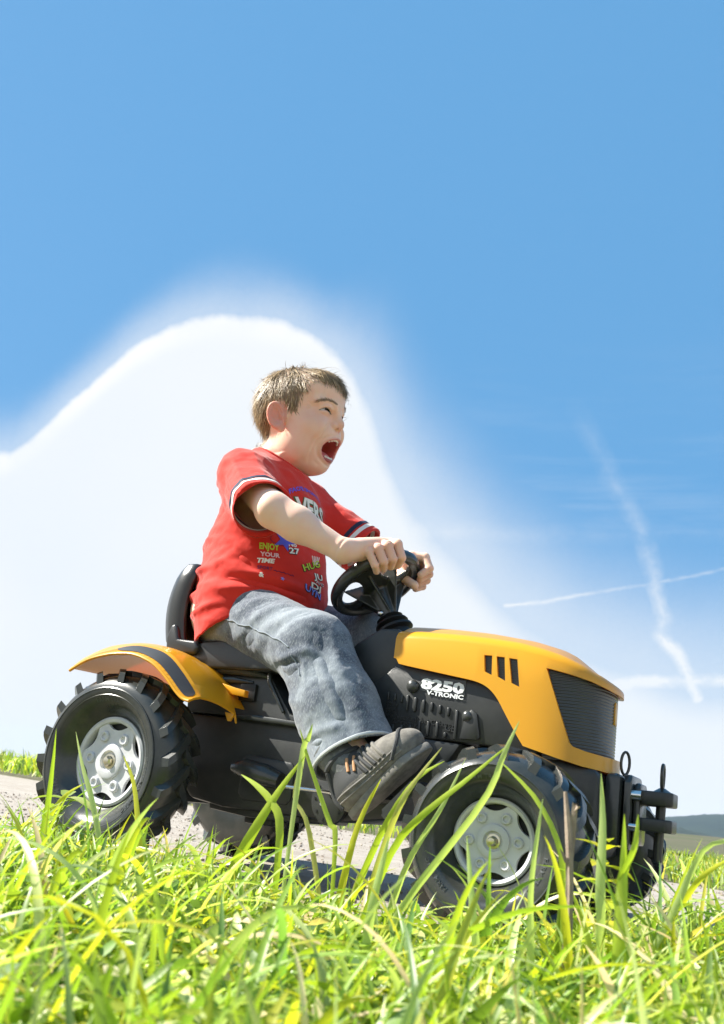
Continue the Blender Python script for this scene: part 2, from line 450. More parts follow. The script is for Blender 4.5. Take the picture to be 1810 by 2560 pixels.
def path_mat():
    m_ = bpy.data.materials.new('path_gravel'); m_.use_nodes = True; g = NT(m_.node_tree); b = g.n['Principled BSDF']
    oc = g.new('ShaderNodeTexCoord').outputs['Object']
    st = g.new('ShaderNodeMapping'); g.put(st.inputs[0], oc); st.inputs['Scale'].default_value = (0.45, 1.6, 1)
    n1 = g.noise(st.outputs[0], 7, 5, 0.62, 0.3); n2 = g.noise(st.outputs[0], 55, 4, 0.7); n3 = g.noise(oc, 260, 3, 0.7)
    c = g.mix(g.maprange(n1, 0.3, 0.7), (0.275, 0.240, 0.200), (0.35, 0.318, 0.275))
    c = g.mix(g.m('MULTIPLY', g.maprange(n2, 0.52, 0.72), 0.75), c, (0.19, 0.135, 0.098))
    c = g.mix(g.m('MULTIPLY', g.maprange(n2, 0.42, 0.28), 0.6), c, (0.40, 0.375, 0.34))
    c = g.mix(g.m('MULTIPLY', g.maprange(n3, 0.55, 0.7), 0.5), c, (0.21, 0.165, 0.13))
    g.put(b.inputs['Base Color'], c); b.inputs['Roughness'].default_value = 0.92
    bp = g.new('ShaderNodeBump'); bp.inputs['Strength'].default_value = 0.7; bp.inputs['Distance'].default_value = 0.006
    g.put(bp.inputs['Height'], g.m('ADD', n2, g.m('MULTIPLY', n3, 0.5))); g.l.new(bp.outputs[0], b.inputs['Normal'])
    return m_
def leaf_mat(name, rough=0.4, tw=0.42, gain=1.0):
    """colour comes from each blade's own attribute; light passes through"""
    m_ = bpy.data.materials.new(name); m_.use_nodes = True; g = NT(m_.node_tree); b = g.n['Principled BSDF']; out = g.n['Material Output']
    at = g.new('ShaderNodeAttribute'); at.attribute_name = 'col'
    oc = g.new('ShaderNodeTexCoord').outputs['Object']
    n = g.noise(oc, 60, 3, 0.6)
    c = g.mix(g.m('MULTIPLY', g.maprange(n, 0.35, 0.7), 0.35), at.outputs[0], g.mix(1.0, at.outputs[0], (1.12, 1.08, 0.8), 'MULTIPLY'))
    g.put(b.inputs['Base Color'], c); b.inputs['Roughness'].default_value = rough; b.inputs['Specular IOR Level'].default_value = 0.55
    tr = g.new('ShaderNodeBsdfTranslucent'); g.put(tr.inputs[0], g.mix(1.0, c, (1.38*gain, 1.50*gain, 0.62*gain), 'MULTIPLY'))
    mx = g.new('ShaderNodeMixShader'); mx.inputs[0].default_value = tw
    g.l.new(b.outputs[0], mx.inputs[1]); g.l.new(tr.outputs[0], mx.inputs[2]); g.l.new(mx.outputs[0], out.inputs[0])
    return m_
M_SOIL = soil_mat(); M_PATH = path_mat(); M_GRASS = leaf_mat('grass_blade'); M_LEAF = leaf_mat('leaf', 0.45, 0.35)

# ground: one sheet to the horizon
def ground_z(x, y):
    d = math.hypot(x-0.4, y)
    return -0.006 if d < 8 else -0.006-0.0
rad = [0, 0.6, 1.2, 2, 3, 4.5, 7, 11, 20, 45, 110, 300, 800, 1500, 2300]; na = 64; gv = []
for r_ in rad[1:]:
    for k in range(na): a = 2*math.pi*k/na; gv.append((0.4+r_*math.cos(a), r_*math.sin(a), -0.006))
gf = grid_faces(len(rad)-1, na, cv=True); gv.append((0.4, 0, -0.006)); c_ = len(gv)-1
gf += [(c_, k, (k+1) % na) for k in range(na)]
ground = pydata('ground', gv, gf, None, M_SOIL, ang=False); ground['kind'] = 'structure'

NEAR = [(-40, 9.0), (-12, 3.4), (-4, 1.15), (-1.6, 0.42), (-0.6, -0.02), (-0.2, -0.19), (0.1, -0.33), (0.3, -0.385), (0.5, -0.37), (0.66, -0.365), (0.8, -0.30), (0.95, -0.10), (1.1, 0.06), (1.5, 0.16), (3, 0.1), (10, -0.6), (40, -3)]
FAR = [(-40, 11.8), (-12, 5.05), (-4.4, 3.06), (-1.5, 2.25), (0.6, 1.74), (1.2, 1.68), (3, 1.5), (10, 0.9), (40, -1.3)]
near_y = lambda x: np.interp(x, [p[0] for p in NEAR], [p[1] for p in NEAR])
far_y = lambda x: np.interp(x, [p[0] for p in FAR], [p[1] for p in FAR])
xs = np.concatenate([np.linspace(-40, -3, 20)[:-1], np.linspace(-3, 3, 260), np.linspace(3, 40, 20)[1:]]); ny_ = 64; pv = []
for x in xs:
    a, b = near_y(x)-0.10, far_y(x)+0.06
    for j in range(ny_):
        t = j/(ny_-1); y = a+(b-a)*t
        edge = min(t, 1-t)
        z = 0.0010*math.sin(x*37+y*11)*math.sin(y*29-x*5)+0.0012*math.sin(x*9.1-y*17)-0.0016
        pv.append((x, y, z-0.012*max(0, 1-edge/0.05)))
path = pydata('path', pv, grid_faces(len(xs), ny_), None, M_PATH, ang=60); path['kind'] = 'structure'
# loose grit and small stones on the path
def blob_field(name, P, S, m_, parent=None, colr=None):
    bm = bmesh.new(); bmesh.ops.create_icosphere(bm, subdivisions=1, radius=1.0)
    bv = np.array([tuple(v.co) for v in bm.verts]); bf = np.array([[v.index for v in f.verts] for f in bm.faces]); bm.free()
    N = len(P); ang = nrng.uniform(0, 6.28, N); c, s = np.cos(ang), np.sin(ang)
    jit = 1+nrng.uniform(-0.25, 0.25, (N, len(bv), 1))
    v = bv[None]*S[:, None, :]*jit
    v = np.stack([v[..., 0]*c[:, None]-v[..., 1]*s[:, None], v[..., 0]*s[:, None]+v[..., 1]*c[:, None], v[..., 2]], -1)+P[:, None, :]
    f = (bf[None]+(np.arange(N)*len(bv))[:, None, None]).reshape(-1, 3)
    o = pydata(name, v.reshape(-1, 3), f, parent, m_, ang=False)
    if colr is not None: set_col(o.data, np.repeat(colr, len(bv), 0))
    return o
def set_col(me, c):
    at = me.color_attributes.new('col', 'FLOAT_COLOR', 'POINT')
    at.data.foreach_set('color', np.concatenate([c, np.ones((len(c), 1))], 1).astype(np.float32).ravel())
M_GRIT = leaf_mat('grit', 0.9, 0.0)
N = 5200
gx = nrng.uniform(-1.8, 1.6, N); gt = nrng.uniform(0, 1, N)**1.3; gy = near_y(gx)-0.02+(far_y(gx)-near_y(gx))*gt
gs = 0.0011+0.0042*nrng.uniform(0, 1, N)**4
base_c = np.array([(0.27, 0.24, 0.21), (0.36, 0.33, 0.30), (0.19, 0.14, 0.105), (0.30, 0.25, 0.20)])[nrng.integers(0, 4, N)]*nrng.uniform(0.8, 1.15, (N, 1))
grit = blob_field('gravel', np.stack([gx, gy, gs*0.3], 1), np.stack([gs*nrng.uniform(0.8, 1.5, N), gs, gs*0.7], 1), M_GRIT, colr=base_c)
tag(grit, 'loose grit and small pale stones on the path', None, kind='stuff')

# ---- grass
def blades(P, head, length, width, lean, curl, K=7, fold=0.35, twist=None):
    N = len(P); s = np.linspace(0, 1, K)
    th = lean[:, None]+curl[:, None]*s[None]**1.4
    ds = length[:, None]/(K-1)
    dx = np.sin(th)*ds; dz = np.cos(th)*ds
    r = np.concatenate([np.zeros((N, 1)), np.cumsum((dx[:, 1:]+dx[:, :-1])/2, 1)], 1); z = np.concatenate([np.zeros((N, 1)), np.cumsum((dz[:, 1:]+dz[:, :-1])/2, 1)], 1)
    hx, hy = np.cos(head)[:, None], np.sin(head)[:, None]
    C = np.stack([P[:, 0:1]+r*hx, P[:, 1:2]+r*hy, P[:, 2:3]+z], -1)
    w = width[:, None]*np.minimum(1, 0.55+1.6*s)[None]*(1-s[None]**2.6)*0.5
    tw = (nrng.uniform(-0.9, 0.9, N) if twist is None else twist)[:, None]*(0.3+s[None])
    sx, sy = -hy*np.cos(tw), hx*np.cos(tw); up = np.sin(tw)
    nx, ny, nz = np.cos(th)*hx, np.cos(th)*hy, -np.sin(th)
    S = np.stack([sx+nx*up, sy+ny*up, nz*up], -1)
    Nn = np.stack([nx, ny, nz], -1)
    L_ = C-S*w[..., None]; R_ = C+S*w[..., None]; M_ = C+Nn*(w*fold)[..., None]
    V = np.stack([L_, M_, R_], 2)                     # N,K,3,3
    q = []
    for i in range(K-1):
        for j in range(2): q.append((i*3+j, i*3+j+1, i*3+4+j, i*3+3+j))
    F = (np.array(q)[None]+(np.arange(N)*K*3)[:, None, None]).reshape(-1, 4)
    return V.reshape(-1, 3), F, K*3
PAL = np.array((1.36, 1.25, 1.2))*np.array([(0.20, 0.305, 0.045), (0.255, 0.35, 0.045), (0.145, 0.25, 0.05), (0.33, 0.38, 0.04), (0.34, 0.43, 0.19), (0.11, 0.20, 0.06), (0.42, 0.42, 0.05), (0.50, 0.44, 0.28)])
def grass_cols(N, w):
    w = np.array(w, float); i = nrng.choice(len(PAL), N, p=w/w.sum())
    return PAL[i]*nrng.uniform(0.75, 1.2, (N, 1))*np.stack([nrng.uniform(0.9, 1.12, N), np.ones(N), np.ones(N)], 1)
CAMXY = np.array([1.0411, -1.2511]); VD = np.array([-0.49, 0.872]); VR = np.array([0.872, 0.49])
def fore_points(N, lo=0.27, hi=1.35):
    """points in the meadow in front of the path, denser where the photograph looks"""
    out = []
    while sum(map(len, out)) < N:
        d = nrng.uniform(lo, hi, N*2); s = nrng.uniform(-0.56, 0.56, N*2)*d*1.0
        keep = nrng.uniform(0, 1, N*2) < (d/hi)**0.55
        p = CAMXY+d[:, None]*VD+s[:, None]*VR
        e = near_y(p[:, 0])-p[:, 1]
        keep &= e > nrng.uniform(-0.03, 0.10, N*2)
        out.append(np.concatenate([p[keep], d[keep, None]], 1))
    return np.concatenate(out)[:N]
def grass_obj(name, V, F, col, n, m_):
    o = pydata(name, V, F, None, m_, ang=None); set_col(o.data, np.repeat(col, n, 0)); return o
N = 6000
p = fore_points(N); d = p[:, 2]
clump = 0.5+0.5*np.sin(p[:, 0]*17+3*np.sin(p[:, 1]*13))*np.sin(p[:, 1]*19+2*np.sin(p[:, 0]*11))
length = nrng.uniform(0.05, 0.15, N)*(0.72+0.4*clump)
length *= 1-0.22*np.clip((0.5-p[:, 0])/0.3, 0, 1)
length *= 1-0.50*np.exp(-((p[:, 0]-0.66)/0.24)**2)*np.clip((p[:, 2]-0.3)/0.3, 0, 1)
length *= np.clip(0.55+0.65*(d-0.25)/0.5, 0.6, 1.0)
tall = nrng.uniform(0, 1, N) < 0.035; length[tall] *= nrng.uniform(1.3, 1.75, tall.sum())
width = (0.0030+0.0060*nrng.uniform(0, 1, N)**1.5)*(0.8+0.3*clump)
head = nrng.normal(0.0, 1.3, N)+0.25
flip = nrng.uniform(0, 1, N) < 0.42; head[flip] += math.pi
V, F, n_ = blades(np.concatenate([p[:, :2], np.full((N, 1), -0.006)], 1), head, length, width, np.abs(nrng.normal(0.28, 0.36, N)), 0.1+2.3*nrng.uniform(0, 1, N)**1.2)
grass = grass_obj('meadow_grass', V, F, grass_cols(N, (5, 4.2, 3.6, 2.2, 3.4, 2.2, 0.8, 1.2)), n_, M_GRASS)
tag(grass, 'dense lime green meadow grass along the near side of the path', None, kind='stuff')
# long loose blades arching through it
N = 620
p = fore_points(N, 0.30, 1.25); d = p[:, 2]
length = nrng.uniform(0.10, 0.24, N)*np.clip(0.5+0.6*(d-0.28)/0.4, 0.5, 1.0)*(1-0.45*np.exp(-((p[:, 0]-0.66)/0.22)**2)*np.clip((d-0.45)/0.25, 0, 1))
length = np.minimum(length, np.where(p[:, 0] < 0.45, 0.12, 0.20))
head = nrng.normal(0.1, 0.9, N); flip = nrng.uniform(0, 1, N) < 0.45; head[flip] += math.pi
V, F, n_ = blades(np.concatenate([p[:, :2], np.full((N, 1), -0.006)], 1), head, length, nrng.uniform(0.0042, 0.0088, N)*np.clip(0.55+0.5*(d-0.28)/0.4, 0.55, 1.0), nrng.uniform(0.15, 0.85, N), nrng.uniform(0.5, 2.1, N), K=12)
longg = grass_obj('long_grass', V, F, grass_cols(N, (4, 4, 2.5, 2, 6, 1.2, 1.6, 1.8))*1.05, n_, M_GRASS)
tag(longg, 'long loose pale green blades arching over the meadow grass', None, kind='stuff')
# low litter and broad little leaves at the foot of the grass
N = 5200
p = fore_points(N, 0.27, 1.3)
V, F, n_ = blades(np.concatenate([p[:, :2], nrng.uniform(-0.004, 0.035, (N, 1))], 1), nrng.uniform(0, 6.28, N), nrng.uniform(0.012, 0.034, N), nrng.uniform(0.006, 0.014, N), nrng.uniform(0.7, 1.6, N), nrng.uniform(0, 0.8, N), K=5, fold=0.25)
low_ = grass_obj('ground_cover', V, F, grass_cols(N, (5, 4, 3, 2.5, 1.5, 2.5, 1.0, 1.6)), n_, M_LEAF)
tag(low_, 'low leaves and dry litter at the foot of the grass', None, kind='stuff')
# verge beyond the path
N = 9000
vx = np.concatenate([nrng.uniform(-8.5, 3.5, N*2//3), nrng.uniform(0.3, 2.0, N-N*2//3)]); dd = nrng.uniform(0, 1, N)**1.6*4.5; vy = far_y(vx)+dd-0.02
left = vx < -2.2
length = nrng.uniform(0.05, 0.12, N)*np.where(left, 1.9, 0.85)
V, F, n_ = blades(np.stack([vx, vy, np.where(left, 0.02, -0.006)], 1), nrng.uniform(0, 6.28, N), length, nrng.uniform(0.005, 0.012, N)*np.where(left, 1.9, 1.0), np.abs(nrng.normal(0.2, 0.3, N)), nrng.uniform(0.1, 1.5, N), K=5)
verge = grass_obj('verge_grass', V, F, grass_cols(N, (5, 5, 4, 3, 1.5, 3, 1.0, 0.6)), n_, M_GRASS)
tag(verge, 'green grass verge on the far side of the path', None, kind='stuff')
bk = [( -14, 0), (-6.5, 0.03), (-4, 0.03), (-2, 0.0)]
# bare field behind the verge on the right
fm = mat('bare_field', (0.075, 0.085, 0.045), 0.95, 0.2, var=(0.35, 0.9, (0.115, 0.10, 0.07)))
fx = np.linspace(-60, 260, 60); fy = np.array([6.2, 7, 9, 13, 20, 32, 50, 90, 160, 300]); fv = []
for x in fx:
    for y in fy:
        t = (y-6.2)/294
        hmp = 0.35*math.exp(-((x-5.5)/7)**2)*math.exp(-((y-20)/9)**2)
        fv.append((x, y, -0.004+hmp+0.4*math.sqrt(t)))
field = pydata('field', fv, grid_faces(len(fx), len(fy)), None, fm, 60); field['kind'] = 'structure'
# wooded hills far off on the right
hm = bpy.data.materials.new('hill_forest'); hm.use_nodes = True; g = NT(hm.node_tree); b = g.n['Principled BSDF']
oc = g.new('ShaderNodeTexCoord').outputs['Object']; n1 = g.noise(oc, 0.02, 6, 0.65)
g.put(b.inputs['Base Color'], g.mix(g.maprange(n1, 0.35, 0.65), (0.007, 0.019, 0.020), (0.013, 0.028, 0.023))); b.inputs['Roughness'].default_value = 0.95
def ridge(name, dist, prof, depth, m_, rough_):
    """range of hills: prof is (azimuth in degrees from +Y, height)"""
    az = np.linspace(prof[0][0], prof[-1][0], 260); hh = np.interp(az, [p[0] for p in prof], [p[1] for p in prof]); v = []
    nr = 14
    for i, a in enumerate(az):
        for j in range(nr):
            t = j/(nr-1); r_ = dist+depth*t; k = math.sin(min(t*1.25, 1)*math.pi/2)
            w_ = rough_*(math.sin(a*9.1+j)+math.sin(a*23.7+2*j)*0.6+math.sin(a*61+j*1.7)*0.45)*k
            v.append((1.04+r_*math.sin(R(a)), -1.25+r_*math.cos(R(a)), -2+(hh[i]+2)*k+w_*(hh[i] > 2)))
    o = pydata(name, v, grid_faces(len(az), nr), None, m_, 80); o['kind'] = 'structure'; return o
ridge('hills', 1300, [(-16, 0), (-13, 4), (-10, 22), (-8, 34), (-6, 45), (-4, 54), (0, 62), (8, 60), (18, 50), (30, 40), (48, 30), (65, 12), (75, 0)], 500, hm, 1.0)
ridge('wooded_rise', 520, [(-18, 0), (-12, 3.0), (-9.5, 7.0), (-8, 7.0), (-6.5, 5.0), (-5.0, 2.6), (-4, 2.0), (4, 3), (20, 5), (40, 4), (60, 0)], 160, hm, 0.55)
# ================================================================== the toy tractor
M_ORANGE = mat('orange_plastic', (0.78, 0.395, 0.016), 0.28, 0.5, bump=(900, 0.12), coat=0.25)
g_ = NT(M_ORANGE.node_tree); tr_ = g_.new('ShaderNodeBsdfTranslucent'); tr_.inputs[0].default_value = (1.0, 0.30, 0.008, 1); mx_ = g_.new('ShaderNodeMixShader'); mx_.inputs[0].default_value = 0.22
g_.l.new(g_.n['Principled BSDF'].outputs[0], mx_.inputs[1]); g_.l.new(tr_.outputs[0], mx_.inputs[2]); g_.l.new(mx_.outputs[0], g_.n['Material Output'].inputs[0])
M_BLACK = mat('black_plastic', (0.019, 0.0215, 0.0215), 0.36, 0.5, bump=(1400, 0.25), var=(18, 0.8, (0.038, 0.040, 0.037)))
M_BLACKG = mat('glossy_black_plastic', (0.030, 0.034, 0.033), 0.24, 0.55, bump=(300, 0.06), var=(30, 0.8, (0.050, 0.052, 0.048)))
M_SEAT = mat('seat_plastic', (0.024, 0.026, 0.026), 0.3, 0.55, bump=(1600, 0.15))
M_TYRE = mat('tyre_plastic', (0.023, 0.028, 0.027), 0.24, 0.6, bump=(260, 0.10), var=(22, 0.8, (0.052, 0.052, 0.046)))
M_RIM = mat('grey_rim_plastic', (0.62, 0.625, 0.65), 0.42, 0.5, bump=(700, 0.1), var=(35, 0.7, (0.50, 0.50, 0.505)))
M_STEEL = mat('steel', (0.72, 0.71, 0.68), 0.22, 0.5, 1.0)
M_BRASS = mat('dull_brass', (0.66, 0.60, 0.46), 0.28, 0.5, 1.0)
M_GRILLE = mat('grille_plastic', (0.046, 0.052, 0.054), 0.32, 0.5)
M_STRIPE = mat('dark_strip', (0.03, 0.033, 0.036), 0.45, 0.4)
M_WHITE = mat('white_print', (0.80, 0.82, 0.82), 0.45, 0.4)
M_RUBBER = mat('black_rubber', (0.014, 0.015, 0.015), 0.5, 0.4)
M_STICK = mat('clear_sticker', (0.032, 0.036, 0.036), 0.22, 0.5)

tractor = empty('toy_tractor', (0, 0, 0))
tag(tractor, 'orange and black pedal tractor that the boy rides, with grey wheel rims', 'toy tractor')
T = tractor

# ---- chassis
bm = bmesh.new()
add_prism(bm, [(0.04, 0.262), (0.04, 0.16), (0.085, 0.112), (0.16, 0.103), (0.40, 0.105), (0.48, 0.12), (0.55, 0.19), (0.585, 0.2445), (0.50, 0.25), (0.40, 0.252), (0.30, 0.254)], -0.098, 0.098, bevel=0.008)
chassis = bm_obj('chassis', bm, T, M_BLACK)
bm = bmesh.new()        # ledge along the top of the chassis and shallow panel relief on its side
add_prism(bm, [(0.15, 0.262), (0.155, 0.256), (0.30, 0.2485), (0.345, 0.247), (0.345, 0.254), (0.302, 0.2575), (0.21, 0.2635)], -0.110, 0.110, bevel=0.003)
bm_obj('ledge', bm, chassis, M_BLACKG)
bm = bmesh.new()
add_prism(bm, [(0.19, 0.19), (0.20, 0.197), (0.29, 0.19), (0.298, 0.183), (0.298, 0.13), (0.29, 0.12), (0.2, 0.12), (0.19, 0.13)], -0.101, 0.101, bevel=0.0035)
bm_obj('side_panel', bm, chassis, M_BLACK)
bm = bmesh.new()
add_prism(bm, [(0.12, 0.118), (0.31, 0.108), (0.31, 0.094), (0.20, 0.092), (0.12, 0.098)], -0.085, 0.085, bevel=0.004)
add_box(bm, (0.20, -0.03, 0.088), (0.06, 0.03, 0.016), 0.004)
bm_obj('belly_plate', bm, chassis, M_BLACK)
# ---- body under the seat
bm = bmesh.new()
add_prism(bm, [(0.05, 0.262), (0.045, 0.335), (0.10, 0.342), (0.222, 0.339), (0.236, 0.318), (0.274, 0.270), (0.31, 0.262), (0.31, 0.2555)], -0.100, 0.100, bevel=0.008)
seatbase = bm_obj('seat_base', bm, T, M_BLACK)
bm = bmesh.new()
add_tube(bm, [(0.075, -0.103, 0.3385), (0.15, -0.107, 0.3395), (0.19, -0.105, 0.337), (0.225, -0.098, 0.33)], [0.006, 0.0075, 0.0075, 0.004], 10)
add_tube(bm, [(0.075, -0.1, 0.322), (0.15, -0.104, 0.323), (0.19, -0.1, 0.320)], [0.005, 0.006, 0.003], 10)
add_tube(bm, [(0.222, -0.101, 0.338), (0.226, -0.103, 0.322), (0.262, -0.103, 0.272)], [0.004, 0.0045, 0.003], 8)
bm_obj('moulded_rib', bm, seatbase, M_BLACKG)
bm = bmesh.new()
add_box(bm, (0.184, -0.103, 0.302), (0.034, 0.008, 0.030), 0.002)
bm_obj('socket', bm, seatbase, M_RUBBER)
# ---- dashboard block
bm = bmesh.new()
add_prism(bm, [(0.345, 0.262), (0.345, 0.345), (0.362, 0.376), (0.383, 0.396), (0.424, 0.421), (0.458, 0.420), (0.462, 0.402), (0.475, 0.330), (0.470, 0.324), (0.44, 0.322), (0.41, 0.30), (0.40, 0.258)], -0.094, 0.094, bevel=0.007, seg=3)
dash = bm_obj('dashboard', bm, T, M_BLACK)
# ---- hood side panels (black), between the orange hood and the footwell
bm = bmesh.new()
add_prism(bm, [(0.405, 0.246), (0.405, 0.315), (0.445, 0.345), (0.47, 0.372), (0.55, 0.366), (0.62, 0.352), (0.69, 0.30), (0.70, 0.236), (0.62, 0.244), (0.55, 0.2465)], -0.0985, 0.0985, bevel=0.004)
engine = bm_obj('engine_panel', bm, T, M_BLACK)
YP = -0.0985
bm = bmesh.new()
for i, x in enumerate((0.452, 0.464, 0.476)):
    add_box(bm, (x+0.002, YP-0.0005, 0.310-0.002*i), (0.0042, 0.004, 0.012), 0.0013)
for i in range(7):
    x = 0.4885+0.0141*i; z1 = 0.3125-0.0032*i; z0 = 0.287 if i < 3 else 0.289-0.0028*(i-3)
    if i == 6: z0 = 0.249
    add_box(bm, (x, YP-0.0005, (z0+z1)/2), (0.0046, 0.005, z1-z0), 0.0014)
for i, (x, z1) in enumerate(((0.468, 0.265), (0.483, 0.265), (0.498, 0.266), (0.513, 0.2735), (0.528, 0.2735), (0.543, 0.2735), (0.557, 0.2585))):
    add_box(bm, (x, YP-0.0005, (0.2505+z1)/2), (0.0046, 0.005, z1-0.2505), 0.0014)
bm_obj('louvre', bm, engine, M_BLACK)
bm = bmesh.new()
add_prism(bm, [(0.581, 0.250), (0.588, 0.289), (0.597, 0.295), (0.606, 0.289), (0.6135, 0.254), (0.61, 0.250)], YP-0.004, YP+0.002, bevel=0.0015)
bm_obj('boss_plate', bm, engine, M_BLACK)
for x, z, r in ((0.495, 0.3265, 0.0105), (0.5905, 0.2845, 0.0092)):
    bm = bmesh.new(); add_sphere(bm, (0, 0, 0), r, 20, (1, 0.72, 1)); o = bm_obj('dome_bolt', bm, engine, M_BLACKG); o.location = (x, YP-0.001, z)
def flat_text(name, s, size, org, right, up, parent, m_, depth=0.0006, **kw):
    v, f = text_mesh(s, size, extrude=depth, **kw)
    r_, u_ = Vector(right).normalized(), Vector(up).normalized(); n_ = r_.cross(u_)
    P = np.array(org)+v[:, :1]*np.array(r_)+v[:, 1:2]*np.array(u_)+v[:, 2:]*np.array(n_)
    return pydata(name, P, f, parent, m_, ang=False)
SL = (1, 0, -0.105); SU = (0.02, 0, 1)
flat_text('embossed_lettering', 'rolly', 0.0125, (0.4505, YP-0.0004, 0.2955), SL, SU, engine, M_BLACK, 0.0012)
flat_text('embossed_lettering', 'toys', 0.0125, (0.4515, YP-0.0004, 0.2855), SL, SU, engine, M_BLACK, 0.0012)
flat_text('embossed_lettering', 'D 96465 Neustadt bei Coburg', 0.0108, (0.426, YP-0.0004, 0.2800), SL, SU, engine, M_BLACK, 0.0012, sx=1.05)
flat_text('embossed_lettering', 'Germany', 0.0105, (0.4655, YP-0.0004, 0.2680), SL, SU, engine, M_BLACK, 0.0012, sx=1.1)
flat_text('embossed_lettering', 'CE', 0.0155, (0.5545, YP-0.0004, 0.2615), SL, SU, engine, M_BLACK, 0.0012)
# model number in wide square figures, built from strokes
bm = bmesh.new()
add_prism(bm, [(0.508, 0.3435), (0.583, 0.3385), (0.583, 0.3155), (0.508, 0.3205)], YP-0.0012, YP+0.0005)
bm_obj('sticker', bm, engine, M_STICK)
flat_text('model_number', '8250', 0.0215, (0.5095, YP-0.0017, 0.3246), (1, 0, -0.085), (0.03, 0, 1), engine, M_WHITE, 0.0005, bold=0.0011, sx=1.66)
flat_text('lettering', 'V-TRONIC', 0.0092, (0.520, YP-0.0017, 0.3150), (1, 0, -0.09), (0.08, 0, 1), engine, M_WHITE, 0.0004, bold=0.00035, sx=1.42)

# ---- orange hood: shell with rounded nose, cut along its lower edge and for grille and vents
def hood_outline():
    """plan curve of the right half from the rear to the nose tip: (x, y)"""
    pts = [(0.460, -0.1045), (0.50, -0.1055), (0.58, -0.1060), (0.64, -0.1055), (0.69, -0.1035), (0.722, -0.099), (0.748, -0.0905), (0.766, -0.077), (0.779, -0.058), (0.787, -0.034), (0.7905, -0.012), (0.791, 0.0)]
    return catmull(pts, 40)
def hood_top(x): return float(np.interp(x, [0.46, 0.50, 0.56, 0.62, 0.66, 0.70, 0.73, 0.76, 0.78, 0.792], [0.415, 0.4145, 0.4115, 0.4055, 0.400, 0.3915, 0.383, 0.371, 0.360, 0.350]))
def hood_crown(x): return float(np.interp(x, [0.46, 0.52, 0.59, 0.664, 0.724, 0.761, 0.79], [0.438, 0.435, 0.428, 0.4155, 0.401, 0.386, 0.366]))
half = hood_outline(); plan = [tuple(p) for p in half]+[(x, -y) for x, y in half[-2::-1]]
rows = []
for (x, y) in plan:
    zt = hood_top(x); zc = hood_crown(min(x, 0.785)); col_ = []
    for z in (0.200, 0.225, 0.25, 0.28, 0.31, 0.335): col_.append((x, y, z))
    r_ = min(0.022, max(0.008, (zt-0.3435)))
    xc = min(x, 0.66) if x > 0.66 else x
    xc = 0.66+(x-0.66)*0.25 if x > 0.66 else x
    ins = Vector((xc-x, -y)); L_ = ins.length; ins.normalize()
    for k in range(1, 7):                           # rolled edge
        a = k/6*math.pi/2
        col_.append((x+ins.x*r_*(1-math.cos(a)), y+ins.y*r_*(1-math.cos(a)), zt-r_*0.9+r_*0.9*math.sin(a)))
    for k in range(1, 7):                           # crown
        t = k/6; px = x+ins.x*(r_+(L_-r_)*t); py = y+ins.y*(r_+(L_-r_)*t)
        zz = hood_crown(px)
        col_.append((px, py, zt+(zz-zt)*(1-(1-t)**2)))
    rows.append(col_)
nu, nv = len(rows), len(rows[0])
hood = pydata('hood', [p for c in rows for p in c], grid_faces(nu, nv), T, M_ORANGE, 30)
bm = bmesh.new(); bm.from_mesh(hood.data)
bmesh.ops.remove_doubles(bm, verts=bm.verts, dist=0.0004); bmesh.ops.recalc_face_normals(bm, faces=bm.faces); bm.to_mesh(hood.data); bm.free()
md = hood.modifiers.new('solid', 'SOLIDIFY'); md.thickness = 0.006; md.offset = 0
# solidify direction is symmetric, so normals do not matter
def cutter(poly, y0, y1, axis='y'):
    bm = bmesh.new(); add_prism(bm, poly, y0, y1, axis); bmesh.ops.recalc_face_normals(bm, faces=bm.faces)
    me = bpy.data.meshes.new('c'); bm.to_mesh(me); bm.free(); return link('cutter', me)
low = [(0.40, 0.15), (0.40, 0.372)] + [(0.464, 0.3695), (0.470, 0.3605)] + [tuple(p) for p in catmull([(0.485, 0.3575), (0.54, 0.348), (0.575, 0.342), (0.601, 0.337), (0.620, 0.329), (0.636, 0.314), (0.653, 0.288), (0.668, 0.265), (0.681, 0.2465)], 26)] + [(0.70, 0.2415), (0.73, 0.2335), (0.76, 0.2265), (0.80, 0.2215), (0.84, 0.2215), (0.84, 0.15)]
gr = [(0.706, 0.3615), (0.7435, 0.2575), (0.748, 0.2525), (0.765, 0.2475), (0.785, 0.2445), (0.84, 0.243), (0.84, 0.3385), (0.79, 0.3395), (0.765, 0.348), (0.735, 0.3555)]
V3 = [[(0.611, 0.3775), (0.6235, 0.377), (0.6255, 0.3475), (0.614, 0.3525)], [(0.6305, 0.376), (0.643, 0.375), (0.647, 0.3395), (0.635, 0.3455)], [(0.650, 0.374), (0.6625, 0.3725), (0.669, 0.3315), (0.6565, 0.337)]]
boolean(hood, [cutter(low, -0.2, 0.2), cutter(gr, -0.2, 0.2)]+[cutter(p, -0.2, 0.2) for p in V3])
